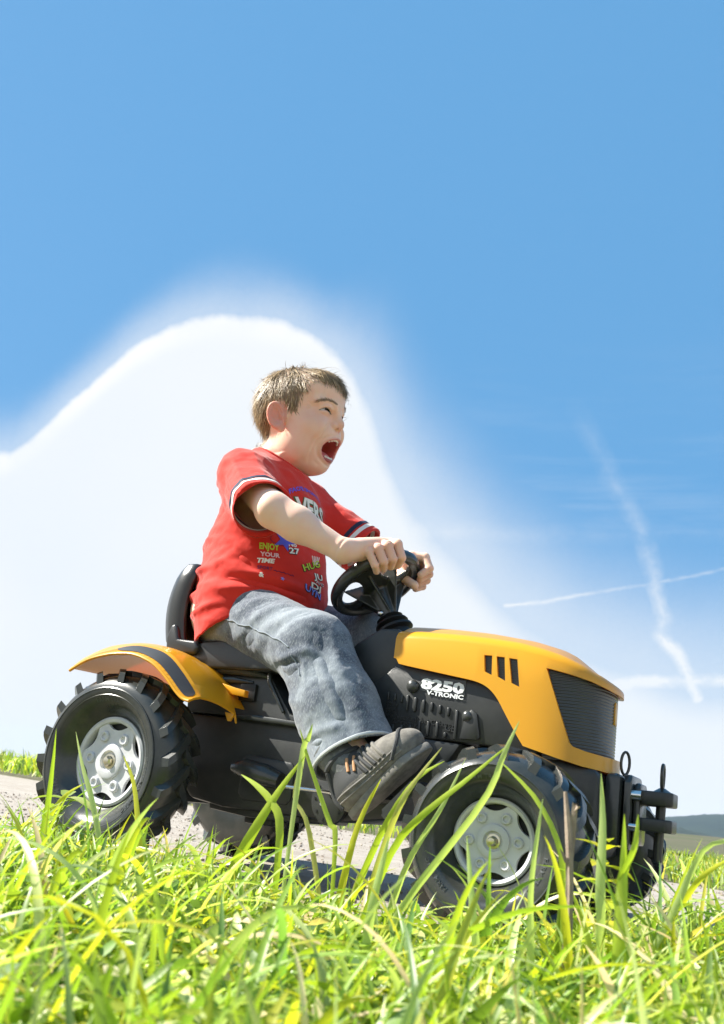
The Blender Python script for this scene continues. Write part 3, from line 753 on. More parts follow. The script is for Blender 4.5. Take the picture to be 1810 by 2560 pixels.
# rear edge flange of the hood
# grille: ribbed wall set in behind the opening
half2 = hood_outline(); nseg = 64
pg = catmull([(p[0], p[1]) for p in half2[16:]], 46)
pl = [tuple(p) for p in pg]+[(x, -y) for x, y in pg[-2::-1]]
zs_ = np.linspace(0.232, 0.366, 116)
gv = []
for i, (x, y) in enumerate(pl):
    a = pl[max(i-1, 0)]; b = pl[min(i+1, len(pl)-1)]; tx, ty = b[0]-a[0], b[1]-a[1]; L_ = math.hypot(tx, ty); nx, ny = -ty/L_, tx/L_   # points inwards
    zt_ = hood_top(x)-0.010
    for k, z in enumerate(zs_):
        z = min(z, zt_); off = 0.0055+(0.0008 if (k % 4) < 2 else 0.0)
        gv.append((x+nx*off, y+ny*off, z))
grille = pydata('grille', gv, grid_faces(len(pl), len(zs_)), T, M_GRILLE, 25)
bm = bmesh.new(); add_box(bm, (0.7850, 0.0, 0.313), (0.004, 0.016, 0.034), 0.001)
bm_obj('nose_badge', bm, grille, M_ORANGE)
vb = []
for p in V3:
    bm = bmesh.new(); x0, x1 = min(q[0] for q in p)-0.002, max(q[0] for q in p)+0.002; z0, z1 = min(q[1] for q in p)-0.002, max(q[1] for q in p)+0.002
    add_box(bm, ((x0+x1)/2, -0.1012, (z0+z1)/2), (x1-x0, 0.002, z1-z0))
    z = z0+0.001
    while z < z1: add_box(bm, ((x0+x1)/2, -0.1027, z), (x1-x0, 0.0012, 0.0013)); z += 0.0026
    bm_obj('side_vent', bm, hood, M_GRILLE)
# filler dome behind the hood and the front underbody
bm = bmesh.new(); add_sphere(bm, (0.497, 0.045, 0.428), 0.05, 24, (1.0, 0.8, 0.42)); bm_obj('filler_dome', bm, T, M_BLACKG)
bm = bmesh.new()
add_prism(bm, [(0.60, 0.10), (0.60, 0.245), (0.70, 0.24), (0.755, 0.2285), (0.778, 0.2245), (0.784, 0.215), (0.787, 0.125), (0.775, 0.10)], -0.078, 0.078, bevel=0.008)
add_prism(bm, [(0.66, 0.10), (0.76, 0.10), (0.76, 0.13), (0.66, 0.13)], -0.20, 0.20, bevel=0.006)
bm_obj('front_axle_block', bm, T, M_BLACK)

# ---- front hitch
hitch = empty('front_hitch', (0.785, 0, 0.12), T)
off = Matrix.Translation((-0.785, 0, -0.12))
def hpart(name, bm, m_, ang=35):
    bmesh.ops.transform(bm, matrix=off, verts=bm.verts); return bm_obj(name, bm, hitch, m_, ang)
bm = bmesh.new()
add_box(bm, (0.797, 0, 0.172), (0.024, 0.10, 0.104), 0.008)
hpart('mounting_block', bm, M_BLACKG)
bm = bmesh.new()
add_prism(bm, [(-0.046, 0.128), (-0.036, 0.119), (0.036, 0.119), (0.046, 0.128), (0.046, 0.214), (0.036, 0.224), (-0.036, 0.224), (-0.046, 0.214)], 0.812, 0.822, axis='x', bevel=0.003)
hpart('front_plate', bm, M_BLACKG)
bm = bmesh.new()
add_prism(bm, [(-0.030, 0.134), (-0.022, 0.126), (0.022, 0.126), (0.030, 0.134), (0.030, 0.206), (0.022, 0.214), (-0.022, 0.214), (-0.030, 0.206)], 0.823, 0.832, axis='x', bevel=0.003)
hpart('front_plate', bm, M_BLACKG)
for z0, z1 in ((0.1845, 0.2045), (0.1485, 0.1665)):
    bm = bmesh.new(); add_prism(bm, [(0.826, -0.027), (0.836, -0.031), (0.868, -0.031), (0.8755, -0.024), (0.8755, 0.024), (0.868, 0.031), (0.836, 0.031), (0.826, 0.027)], z0, z1, axis='z', bevel=0.0025)
    hpart('fork_plate', bm, M_BLACK)
bm = bmesh.new()
add_tube(bm, [(0.857, -0.002, 0.2065), (0.855, -0.002, 0.118), (0.855, -0.002, 0.109), (0.855, -0.002, 0.106)], [0.0068, 0.0068, 0.0066, 0.003], 12)
bmesh.ops.create_cone(bm, segments=16, radius1=0.0135, radius2=0.004, depth=0.006, cap_ends=True, matrix=Matrix.Translation((0.857, -0.002, 0.2078)))
loop = [(0.857, -0.002+0.009*math.cos(a)*(1.0 if math.sin(a) > 0 else 0.9), 0.227+0.017*math.sin(a)) for a in np.linspace(-math.pi/2, 1.5*math.pi, 20)[:-1]]
add_tube(bm, loop, 0.0026, 8, closed=True)
hpart('hitch_pin', bm, M_BLACKG)
bm = bmesh.new()
loop = [(0.806+0.0055*math.cos(a)*0.9, -0.012+0.0055*math.cos(a), 0.241+0.0165*math.sin(a)) for a in np.linspace(-math.pi/2, 1.5*math.pi, 20)[:-1]]
add_tube(bm, loop, 0.0021, 8, closed=True)
add_tube(bm, [(0.806, -0.012, 0.225), (0.806, -0.012, 0.20)], 0.003, 8)
hpart('release_ring', bm, M_BLACKG)
for y_, z_, r_ in ((-0.040, 0.152, 0.006), (-0.036, 0.196, 0.007)):
    bm = bmesh.new(); add_tube(bm, [(0.821, y_, z_), (0.835, y_, z_)], r_, 12); hpart('hitch_bolt', bm, M_STEEL)

# ---- wheels
def make_wheel(Rt, W, Rr, nl, lugw):
    """axis along local y, outer face at y = 0 going inwards to y = W"""
    k = Rt/0.157; w = W/0.0885; q = Rr
    prof = [(q*0.99, W*0.5), (q*1.0, W*0.36), (q*1.07, W*0.30), (q*1.26, W*0.115), (q*1.42, W*0.03), (Rt*0.757, 0.0), (Rt*0.772, 0.0018), (Rt*0.792, 0.0028), (Rt*0.85, 0.007*w), (Rt*0.905, 0.017*w), (Rt*0.94, 0.030*w), (Rt*0.952, 0.044*w), (Rt*0.94, 0.058*w), (Rt*0.905, 0.072*w), (Rt*0.85, 0.081*w), (Rt*0.76, 0.0865*w), (q*1.1, 0.0885*w), (q*0.6, 0.085*w), (0.0, 0.085*w)]
    prof = [tuple(p) for p in catmull(prof, 46)]
    bm = bmesh.new(); add_lathe(bm, prof, 72)
    tyre = bm_obj('wheel', bm, None, M_TYRE, 40)
    # rings moulded into the sidewall
    bm = bmesh.new()
    for rr, yy, th in ((Rt*0.772, 0.0006, 0.0016), (Rt*0.70, W*0.027, 0.0011)):
        add_tube(bm, [(rr*math.cos(a), yy, rr*math.sin(a)) for a in np.linspace(0, 2*math.pi, 73)[:-1]], th, 6, closed=True)
    bm_obj('sidewall_ring', bm, tyre, M_TYRE)
    # tread lugs
    pr = np.array(prof); outer = pr[10:36]
    def carc(y): 
        o_ = outer[np.argsort(outer[:, 1])]; return float(np.interp(y, o_[:, 1], o_[:, 0]))
    def lug_mesh(side):
        v = []; st = 7
        for i in range(st):
            t = i/(st-1); y = (0.006+0.045*t)*w
            if side: y = W-y
            th = 0.30*t-0.05; hw = (lugw*(0.62+0.2*t))/Rt; r0 = carc(y)-0.004
            rt = min(carc(y)+0.0175*k, Rt*(0.972+0.031*min(1, t*3)))
            for dth, r in ((-hw*1.15, r0), (-hw*0.8, rt), (hw*0.8, rt), (hw*1.15, r0)):
                v.append((r*math.cos(th+dth), y, r*math.sin(th+dth)))
        f = [(0, 1, 2, 3), tuple(range(4*st-1, 4*st-5, -1))]
        for i in range(st-1):
            for j in range(3): f.append((4*i+j, 4*i+4+j, 4*i+5+j, 4*i+1+j))
        bm = bmesh.new(); vs = [bm.verts.new(p) for p in v]
        for q_ in f: bm.faces.new([vs[j] for j in q_])
        es = [e for e in bm.edges if e.calc_length() > 0.003]
        bmesh.ops.recalc_face_normals(bm, faces=bm.faces)
        me = bpy.data.meshes.new('lug'); bm.to_mesh(me); bm.free(); smooth(me, 40); me.materials.append(M_TYRE); return me
    lm = [lug_mesh(0), lug_mesh(1)]
    for i in range(nl):
        for s in (0, 1): share('lug', lm[s], tyre, Matrix.Rotation(2*math.pi*(i+0.5*s)/nl, 4, 'Y'))
    # rim: dished ring, scalloped disc, bosses, hub and bolt
    yd = W*0.33
    bm = bmesh.new()
    add_lathe(bm, [(q*0.86, yd+0.012), (q*0.865, yd+0.001), (q*0.885, yd-0.0015), (q*0.95, yd-0.003), (q*1.0, yd-0.001), (q*1.01, yd+0.004), (q*1.0, yd+0.014), (q*0.9, yd+0.016), (q*0.86, yd+0.012)], 72)
    rim = bm_obj('rim', bm, tyre, M_RIM)
    out = []
    for i in range(144):
        a = 2*math.pi*i/144; r = q*0.885
        da = (a+math.pi/6) % (math.pi/3)-math.pi/6      # scallops centred on multiples of 60 degrees
        c = q*1.16; rs = q*0.46                         # circle that bites into the disc
        disc = (c*math.cos(da))**2-(c*c-rs*rs)
        if disc > 0: r = min(r, max(c*math.cos(da)-math.sqrt(disc), 0.6*q))
        out.append((r*math.cos(a), r*math.sin(a)))
    bm = bmesh.new(); add_prism(bm, out, yd+0.001, yd+0.007)
    es = [e for e in bm.edges if all(abs(v.co.y-(yd+0.001)) < 1e-5 for v in e.verts)]
    bmesh.ops.bevel(bm, geom=es, offset=0.0012, segments=2, affect='EDGES')
    add_lathe(bm, [(q*0.40, yd+0.002), (q*0.395, yd-0.0025), (q*0.36, yd-0.0035), (q*0.24, yd-0.0035), (q*0.215, yd-0.001), (q*0.20, yd+0.0035), (0, yd+0.0035)], 40)
    for i in range(6):
        a = math.pi/6+i*math.pi/3; mt = Matrix.Translation((q*0.60*math.cos(a), yd, q*0.60*math.sin(a)))
        add_lathe(bm, [(q*0.135, 0.002), (q*0.125, -0.002), (q*0.10, -0.0032), (q*0.072, -0.0028), (q*0.06, 0.0), (0, 0.0)], 20, mt)
    bm_obj('rim_disc', bm, tyre, M_RIM, 30)
    bm = bmesh.new(); add_lathe(bm, [(q*0.86, yd+0.012), (0.0, yd+0.013)], 32); bm_obj('rim_well', bm, tyre, M_RUBBER)
    bm = bmesh.new()
    add_lathe(bm, [(q*0.17, yd+0.0035), (q*0.17, yd-0.0005), (q*0.12, yd-0.001)], 24)
    add_lathe(bm, [(q*0.12, yd-0.0005), (q*0.115, yd-0.006), (q*0.085, yd-0.009), (0, yd-0.0105)], 6)
    bm_obj('axle_bolt', bm, tyre, M_BRASS, 25)
    # raised lettering round the sidewall
    def ring_text(s, a0, rad, size, m_):
        v, f = text_mesh(s, size, extrude=0.0006, bold=0.0001)
        P = []
        for x, y_, z in v:
            a = a0-x/rad; r = rad+y_; sl = np.interp(r, [q*1.07, q*1.26, q*1.42, Rt*0.757], [W*0.30, W*0.115, W*0.03, 0.0])
            P.append((r*math.cos(a), sl-0.0006-z, r*math.sin(a)))
        return pydata('raised_lettering', P, f, tyre, m_, ang=False)
    for a in (0.35, 2.45, 4.6): ring_text('FARM TRAC', a, Rt*0.625 if q/Rt < 0.47 else Rt*0.63, Rt*0.07, M_TYREMARK)
    return tyre
M_TYREMARK = mat('tyre_raised_mark', (0.06, 0.065, 0.065), 0.2, 0.6)
def copy_tree(o, parent):
    c = o.copy(); COL.objects.link(c); c.parent = parent
    for ch in o.children: copy_tree(ch, c)
    return c
def place_wheel(w, x, y, z, spin, far=False):
    w.parent = T
    w.matrix_local = Matrix.Translation((x, y, z)) @ (Matrix.Rotation(math.pi, 4, 'Z') if far else Matrix.Identity(4)) @ Matrix.Rotation(spin, 4, 'Y')
RW = make_wheel(0.1575, 0.0885, 0.0756, 18, 0.0135); place_wheel(RW, 0, -0.2442, 0.1570, R(30+4))
place_wheel(copy_tree(RW, T), 0, 0.2442, 0.1570, R(12), True)
FW = make_wheel(0.1152, 0.105, 0.0515, 16, 0.0110); place_wheel(FW, 0.71, -0.3178, 0.1147, R(27))
place_wheel(copy_tree(FW, T), 0.71, 0.3178, 0.1147, R(8), True)
bm = bmesh.new(); add_tube(bm, [(0, -0.17, 0.157), (0, 0.17, 0.157)], 0.012, 12); add_prism(bm, [(-0.04, 0.12), (0.06, 0.10), (0.06, 0.25), (-0.03, 0.24)], -0.09, 0.09, bevel=0.01)
bm_obj('rear_axle', bm, T, M_BLACK)

# ---- fenders
lip = [(-0.102, 0.3045), (-0.064, 0.324), (-0.024, 0.334), (0.007, 0.3375), (0.044, 0.3365), (0.087, 0.323), (0.12, 0.301), (0.147, 0.278), (0.163, 0.2675), (0.177, 0.2645)]
crease = [(-0.128, 0.314), (-0.079, 0.336), (-0.021, 0.352), (0.029, 0.357), (0.083, 0.3485), (0.110, 0.336), (0.137, 0.314), (0.157, 0.295), (0.170, 0.281), (0.177, 0.273)]
inner = [(-0.172, 0.352), (-0.120, 0.371), (-0.05, 0.376), (0.01, 0.370), (0.055, 0.361), (0.09, 0.349), (0.134, 0.323), (0.160, 0.299), (0.176, 0.279), (0.187, 0.258)]
def fender(s):
    n = 36
    A, B, D = catmull(lip, n), catmull(crease, n), catmull(inner, n)
    rowsf = []
    for C2, y in ((A, -0.2445), (A*0.5+B*0.5+np.array([0, 0.0015]), -0.2305), (B, -0.2165)): rowsf.append([(p[0], y*s*-1*-1, p[1]) for p in C2])
    for t in (0.25, 0.5, 0.75, 1.0):
        rowsf.append([(p[0], -0.2165+t*0.082, p[1]+0.004*math.sin(math.pi*t)) for p in B*(1-t)+D*t])
    rowsf.append([(p[0], -0.128, p[1]-0.014) for p in D])
    pts = [(x, y*s, z) for r_ in rowsf for (x, y, z) in r_]
    f = pydata('fender', pts, grid_faces(len(rowsf), n), T, M_ORANGE, 22)
    md = f.modifiers.new('solid', 'SOLIDIFY'); md.thickness = 0.0038; md.offset = 0
    md2 = f.modifiers.new('bev', 'BEVEL'); md2.width = 0.0011; md2.segments = 2; md2.limit_method = 'ANGLE'; md2.angle_limit = R(40)
    # rolled lip along the edge
    bm = bmesh.new(); add_tube(bm, [(p[0], -0.2445*s, p[1]) for p in A], 0.0026, 8); bm_obj('lip', bm, f, M_ORANGE)
    # dark strip on the outer face
    i0, i1 = 9, 33; m_ = i1-i0+1; sv = []
    for i in range(i0, i1+1):
        e = math.sqrt(max(0.0, 1-max(0, 1-(i-i0)/4.0)**2)) if i < i0+4 else (math.sqrt(max(0.0, 1-max(0, 1-(i1-i)/3.0)**2)) if i > i1-3 else 1.0)
        for t in (0.5-0.33*e, 0.5, 0.5+0.33*e):
            p = A[i]*(1-t)+B[i]*t; y = -0.2445+t*0.028; o_ = 0.0033+0.0015*(1-abs(t-0.5)*2)
            sv.append((p[0], (y-o_*0.45)*s, p[1]+o_*0.75))
    st = pydata('strip', sv, grid_faces(m_, 3), f, M_STRIPE, 30)
    # front end flange
    bm = bmesh.new(); add_prism(bm, [(0.168, 0.262), (0.188, 0.2595), (0.181, 0.247), (0.176, 0.247)], -0.139*s, -0.135*s); bm_obj('end_flange', bm, f, M_ORANGE)
    bm = bmesh.new(); add_prism(bm, [(0.130, 0.316), (0.165, 0.3075), (0.192, 0.303), (0.192, 0.2915), (0.165, 0.2945), (0.130, 0.30)], -0.124*s, -0.112*s, bevel=0.001); bm_obj('strut', bm, f, M_ORANGE)
    return f
fender(1); fender(-1)

# ---- seat
bm = bmesh.new()
add_prism(bm, [(0.055, 0.350), (0.06, 0.378), (0.085, 0.389), (0.125, 0.392), (0.165, 0.3765), (0.22, 0.362), (0.262, 0.352), (0.268, 0.345), (0.255, 0.338), (0.10, 0.340)], -0.122, 0.122, bevel=0.010, seg=4)
seat = bm_obj('seat', bm, T, M_SEAT, 50)
bm = bmesh.new()
add_prism(bm, [(0.006, 0.362), (0.002, 0.392), (0.008, 0.414), (0.017, 0.419), (0.026, 0.410), (0.030, 0.390), (0.072, 0.387), (0.080, 0.376), (0.074, 0.362)], -0.132, -0.104, bevel=0.006, seg=3)
add_prism(bm, [(0.006, 0.362), (0.002, 0.392), (0.008, 0.414), (0.017, 0.419), (0.026, 0.410), (0.030, 0.390), (0.072, 0.387), (0.080, 0.376), (0.074, 0.362)], 0.104, 0.132, bevel=0.006, seg=3)
add_box(bm, (0.03, 0, 0.366), (0.07, 0.21, 0.02), 0.006)
bm_obj('seat_bracket', bm, T, M_SEAT, 50)
planb = [(-0.030, -0.06), (-0.026, -0.09), (-0.012, -0.115), (0.008, -0.128), (0.032, -0.128), (0.040, -0.120), (0.036, -0.112), (0.016, -0.105), (0.002, -0.088), (-0.006, -0.06), (-0.010, 0.0)]
planb = planb+[(x, -y) for x, y in planb[-2::-1]]
bm = bmesh.new(); nz = 12; rings = []
for k in range(nz):
    t = k/(nz-1); z = 0.386+0.152*t
    e = 1.0 if t < 0.8 else math.sqrt(max(0.05, 1-((t-0.8)/0.2)**2*0.75))
    sh = 0.002+0.012*t*t-0.010*math.sin(math.pi*min(t, 0.9))
    rings.append([bm.verts.new(((x-0.005)*(0.55+0.45*e)+sh, y*(0.93+0.07*math.sin(math.pi*(0.15+0.7*t)))*(0.86+0.14*e), z)) for x, y in planb])
for k in range(nz-1):
    for i in range(len(planb)): bm.faces.new((rings[k][i], rings[k][(i+1) % len(planb)], rings[k+1][(i+1) % len(planb)], rings[k+1][i]))
bm.faces.new(rings[0]); bm.faces.new(rings[-1][::-1])
br = bm_obj('backrest', bm, T, M_SEAT, 55)
md = br.modifiers.new('bev', 'BEVEL'); md.width = 0.003; md.segments = 2; md.limit_method = 'ANGLE'; md.angle_limit = R(55)

# ---- steering wheel
SA = R(35); SC = np.array((0.353, 0, 0.5255)); SN = np.array((-math.sin(SA), 0, math.cos(SA))); SE1 = np.array((math.cos(SA), 0, math.sin(SA))); SE2 = np.array((0, -1.0, 0))
SM = mat3(SE1, SE2, SN); SRAD = 0.0785
def ringpt(phi, er=0.0, n=0.0):
    a = R(phi); e = math.cos(a)*SE1+math.sin(a)*SE2
    return SC+e*(SRAD+er)+SN*n
base = np.array((0.392, 0, 0.455))
G = SDF(SC-0.115, SC+0.115, 0.0016)
G.add(torus(SC, SM, SRAD, 0.0088, sn=1.3), 0.0)
# dished web with four oval openings
def web(x, y, z):
    px, py, pz = x-SC[0], y-SC[1], z-SC[2]
    q = [SM[0, i]*px+SM[1, i]*py+SM[2, i]*pz for i in range(3)]
    rad = np.sqrt(q[0]**2+q[1]**2)
    zz = q[2]+0.022*np.clip(1-rad/SRAD, 0, 1)
    d = np.maximum(np.abs(zz)-0.0035, rad-SRAD)
    for ph in (20, 140, 260, 80, 200, 320):
        a = R(ph); cx, cy = 0.050*math.cos(a), 0.050*math.sin(a)
        u = (q[0]-cx)*math.cos(a)+(q[1]-cy)*math.sin(a); v = -(q[0]-cx)*math.sin(a)+(q[1]-cy)*math.cos(a)
        w_ = 0.021 if ph in (20, 140, 260) else 0.0
        if w_: d = np.maximum(d, -(np.sqrt((u/0.0185)**2+(v/0.035)**2)-1)*0.0185)
    return d
G.add((web, SC-0.09, SC+0.09), 0.006)
SD = base-SC; SDn = SD/np.linalg.norm(SD)
G.add(capsule(SC+SDn*0.012, base, 0.021, 0.013), 0.004)
for k in range(6):                                   # stiffening fins under the hub
    a = R(20+60*k); e = math.cos(a)*SE1+math.sin(a)*SE2
    def fin(x, y, z, e=e):
        px, py, pz = x-SC[0], y-SC[1], z-SC[2]
        u = px*e[0]+py*e[1]+pz*e[2]; dn = -(px*SN[0]+py*SN[1]+pz*SN[2])
        t = np.cross(e, SN); w_ = px*t[0]+py*t[1]+pz*t[2]
        return np.maximum(np.maximum(np.abs(w_)-0.0018, np.maximum(-u, -dn-0.002)), (u/0.062+dn/0.085-1)*0.05)
    G.add((fin, SC-0.1, SC+0.1), 0.002)
sv, sf = G.mesh(1)
steer = pydata('steering_wheel', sv, sf, T, M_BLACKG, 60)
bm = bmesh.new(); ax = Matrix.Translation(base) @ Vector(-SDn).to_track_quat('Y', 'Z').to_matrix().to_4x4()
add_lathe(bm, [(0.0, 0.012), (0.019, 0.010), (0.024, 0.006), (0.019, 0.003), (0.028, -0.002), (0.030, -0.006), (0.022, -0.010), (0.033, -0.015), (0.034, -0.020), (0.026, -0.024), (0.032, -0.045)], 32, ax)
bm_obj('column_bellows', bm, T, M_RUBBER, 40)
bm = bmesh.new(); add_sphere(bm, (0.378, -0.016, 0.466), 0.0062, 14); bm_obj('column_screw', bm, T, M_STEEL)

# ---- cranks, pedal shaft and guard disc
crank = empty('crank', (0.375, -0.1, 0.145), T)
o_ = Matrix.Translation((-0.375, 0.1, -0.145))
def cpart(name, bm, m_): bmesh.ops.transform(bm, matrix=o_, verts=bm.verts); return bm_obj(name, bm, crank, m_)
bm = bmesh.new(); add_prism(bm, [(0.377+0.033*math.cos(a), 0.138+0.040*math.sin(a)) for a in np.linspace(0, 2*math.pi, 41)[:-1]], -0.112, -0.102, bevel=0.0015)
cpart('guard_disc', bm, M_BLACK)
bm = bmesh.new()
for a in np.linspace(0, 2*math.pi, 11)[:-1]: add_tube(bm, [(0.377+0.026*math.cos(a), -0.1121, 0.138+0.033*math.sin(a)), (0.377+0.026*math.cos(a), -0.1134, 0.138+0.033*math.sin(a))], 0.0021, 8)
cpart('guard_hole', bm, M_RUBBER)
for x, z in ((0.389, 0.166), (0.366, 0.130)):
    bm = bmesh.new(); add_lathe(bm, [(0.0042, 0.0), (0.0042, -0.002), (0.0030, -0.0035), (0, -0.0036)], 6, Matrix.Translation((x, -0.1125, z))); cpart('crank_bolt', bm, M_STEEL)
bm = bmesh.new(); add_tube(bm, [(0.385, -0.115, 0.149), (0.372, -0.125, 0.1495), (0.318, -0.145, 0.150), (0.308, -0.147, 0.150)], [0.0036, 0.0036, 0.0036, 0.003], 10); cpart('pedal_shaft', bm, M_STEEL)
bm = bmesh.new(); add_tube(bm, [(0.384, -0.113, 0.149), (0.3845, -0.118, 0.149)], 0.0068, 12); cpart('shaft_nut', bm, M_BLACKG)
bm = bmesh.new()
add_tube(bm, [(0.18, -0.105, 0.172), (0.205, -0.110, 0.172), (0.25, -0.112, 0.164), (0.28, -0.11, 0.158)], [0.010, 0.017, 0.019, 0.014], 16)
bm_obj('moulded_bulge', bm, T, M_BLACKG, 60)
# pedal under the boy's right shoe
bm = bmesh.new()
PD = Matrix.Translation((0.545, -0.182, 0.150)) @ Matrix.Rotation(R(-48), 4, 'Y')
bmesh.ops.create_cube(bm, size=1, matrix=PD @ Matrix.Diagonal((0.07, 0.06, 0.018, 1)))
bmesh.ops.bevel(bm, geom=list(bm.edges), offset=0.005, segments=2, affect='EDGES')
add_tube(bm, [(0.545, -0.11, 0.150), (0.545, -0.20, 0.150)], 0.0045, 8)
add_tube(bm, [(0.385, -0.118, 0.146), (0.545, -0.118, 0.150)], 0.007, 8)
bm_obj('pedal', bm, T, M_BLACK)
# ================================================================== the boy
def vnoise(P, f, seed=0):
    """smooth value noise, vectorised; returns about -1..1"""
    q = np.asarray(P)*f+seed*17.13; i = np.floor(q).astype(np.int64); u = q-i; u = u*u*(3-2*u); out = 0
    for dx in (0, 1):
        for dy in (0, 1):
            for dz in (0, 1):
                h = ((i[:, 0]+dx)*374761393+(i[:, 1]+dy)*668265263+(i[:, 2]+dz)*2147483647+seed*144665) & 0x7fffffff
                h = (h ^ (h >> 13))*1274126177 & 0x7fffffff
                v = ((h ^ (h >> 16)) & 0xffff)/32767.5-1
                out = out+v*(u[:, 0] if dx else 1-u[:, 0])*(u[:, 1] if dy else 1-u[:, 1])*(u[:, 2] if dz else 1-u[:, 2])
    return out
def normals(V, F):
    n = np.zeros_like(V); a, b, c, d = (V[F[:, i]] for i in range(4))
    fn = np.cross(c-a, d-b)
    for i in range(4): np.add.at(n, F[:, i], fn)
    return n/np.maximum(np.linalg.norm(n, axis=1), 1e-12)[:, None]
def line_dist(P, pts):
    pts = np.asarray(pts, float); best = np.full(len(P), 1e9); along = np.zeros(len(P))
    for i in range(len(pts)-1):
        a, b = pts[i], pts[i+1]; ab = b-a; t = np.clip(((P-a)@ab)/(ab@ab), 0, 1); d = np.linalg.norm(P-a-t[:, None]*ab, axis=1)
        m = d < best; best[m] = d[m]; along[m] = (i+t[m])/(len(pts)-1)
    return best, along
def folds(P, lst):
    out = np.zeros(len(P))
    for pts, amp, sig in lst:
        d, t = line_dist(P, pts); out += amp*np.exp(-(d/sig)**2)*np.sin(np.pi*np.clip(0.08+0.9*t, 0, 1))
    return out
# ---- head frame (x forward, y to his left, z up)
HO = np.array((0.1352, 0.004, 0.8722))
def _rx(a): c, s = math.cos(a), math.sin(a); return np.array([[1, 0, 0], [0, c, -s], [0, s, c]])
def _ry(a): c, s = math.cos(a), math.sin(a); return np.array([[c, 0, s], [0, 1, 0], [-s, 0, c]])
def _rz(a): c, s = math.cos(a), math.sin(a); return np.array([[c, -s, 0], [s, c, 0], [0, 0, 1]])
HR = _rz(R(5))@_ry(R(4))@_rx(R(13))
HXS = 0.955           # front-to-back scale of the head
def hp(x, y, z): return HO+HR@np.array((x*HXS, y, z))
def to_head(P): return ((P-HO)@HR)/np.array((HXS, 1, 1))
def hM(*euler): return HR@_rz(R(euler[2]))@_ry(R(euler[1]))@_rx(R(euler[0]))
# ---- joints
NECK = np.array((0.075, 0.0, 0.752)); PELV = np.array((0.055, 0, 0.445)); CHEST = np.array((0.075, 0, 0.66))
SHR, ELR, WRR = np.array((0.107, -0.105, 0.708)), np.array((0.230, -0.168, 0.609)), np.array((0.350, -0.122, 0.547))
SHL, ELL, WRL = np.array((0.100, 0.112, 0.735)), np.array((0.250, 0.160, 0.628)), np.array((0.352, 0.083, 0.577))
HIR, KNR, ANR = np.array((0.070, -0.072, 0.452)), np.array((0.322, -0.130, 0.378)), np.array((0.438, -0.160, 0.205))
HIL, KNL, ANL = np.array((0.070, 0.072, 0.452)), np.array((0.300, 0.105, 0.437)), np.array((0.41, 0.15, 0.26))

B = SDF((-0.10, -0.235, 0.14), (0.50, 0.21, 0.995), 0.0019)
# trunk and legs (under the clothes)
B.add(loft([0.42, 0.47, 0.56, 0.66, 0.72, 0.765], [0.075, 0.08, 0.09, 0.09, 0.09, 0.088], [0]*6, [0.075, 0.085, 0.085, 0.075, 0.055, 0.03], [0.10, 0.10, 0.10, 0.100, 0.09, 0.05]))
for h_, k_, a_ in ((HIR, KNR, ANR), (HIL, KNL, ANL)):
    B.add(capsule(h_, k_, 0.055, 0.038), 0.02); B.add(capsule(k_, a_, 0.036, 0.024), 0.015)
B.add(capsule(ANR, (0.440, -0.177, 0.178), 0.0255, 0.0255), 0.015)
# arms
for s_, e_, w_ in ((SHR, ELR, WRR), (SHL, ELL, WRL)):
    B.add(capsule(s_, e_, 0.033, 0.0280), 0.03)
    mid = e_*0.66+w_*0.34
    B.add(capsule(e_, mid, 0.0285, 0.0275), 0.02); B.add(capsule(mid, w_, 0.0275, 0.0195), 0.02)
# neck and head
B.add(capsule(NECK+np.array((-0.012, 0, -0.03)), hp(-0.018, 0, -0.045), 0.047, 0.046), 0.03)
B.add(ellipsoid(hp(-0.010, 0, 0.026), (0.087, 0.069, 0.076), HR), 0.03)
B.add(ellipsoid(hp(0.026, 0, -0.032), (0.0545, 0.055, 0.074), hM(0, -14, 0)), 0.03)
B.add(ellipsoid(hp(0.052, 0, 0.050), (0.035, 0.052, 0.040), HR), 0.03)           # forehead
for s in (-1, 1):
    B.add(ellipsoid(hp(0.047, s*0.034, -0.022), (0.031, 0.029, 0.028), HR), 0.018)   # cheeks, pushed up by the laugh
    B.add(ellipsoid(hp(0.018, s*0.046, -0.058), (0.032, 0.018, 0.030), hM(0, 30, 0)), 0.02)  # jaw
B.add(ellipsoid(hp(0.044, 0, -0.0880), (0.020, 0.026, 0.0155), HR), 0.016)        # chin
B.add(ellipsoid(hp(0.010, 0, -0.083), (0.040, 0.036, 0.020), hM(0, -8, 0)), 0.024)   # under the chin
B.add(ellipsoid(hp(0.070, 0, -0.036), (0.020, 0.026, 0.016), HR), 0.014)         # upper lip mound
for s in (-1, 1):
    B.sub(ellipsoid(hp(0.0935, s*0.030, 0.0105), (0.019, 0.019, 0.0095), hM(0, 0, s*22)), 0.014)   # eye hollows
    B.add(ellipsoid(hp(0.0600, s*0.0315, 0.0080), (0.0165, 0.0165, 0.0125), hM(0, 0, s*24)), 0.008)  # lids
    B.add(capsule(hp(0.083, s*0.014, 0.0205), hp(0.066, s*0.047, 0.0255), 0.0068, 0.0058), 0.013)    # brow
B.add(capsule(hp(0.080, 0, 0.024), hp(0.0885, 0, -0.004), 0.0070, 0.0088), 0.010)
B.add(sphere(hp(0.0920, 0, -0.0105), 0.0098), 0.007)
for s in (-1, 1):
    B.add(ellipsoid(hp(0.0835, s*0.0105, -0.0145), (0.0092, 0.0066, 0.0068), hM(0, 0, s*15)), 0.005)
    B.sub(ellipsoid(hp(0.0895, s*0.0058, -0.0215), (0.0042, 0.0032, 0.0050), hM(0, -30, 0)), 0.002)
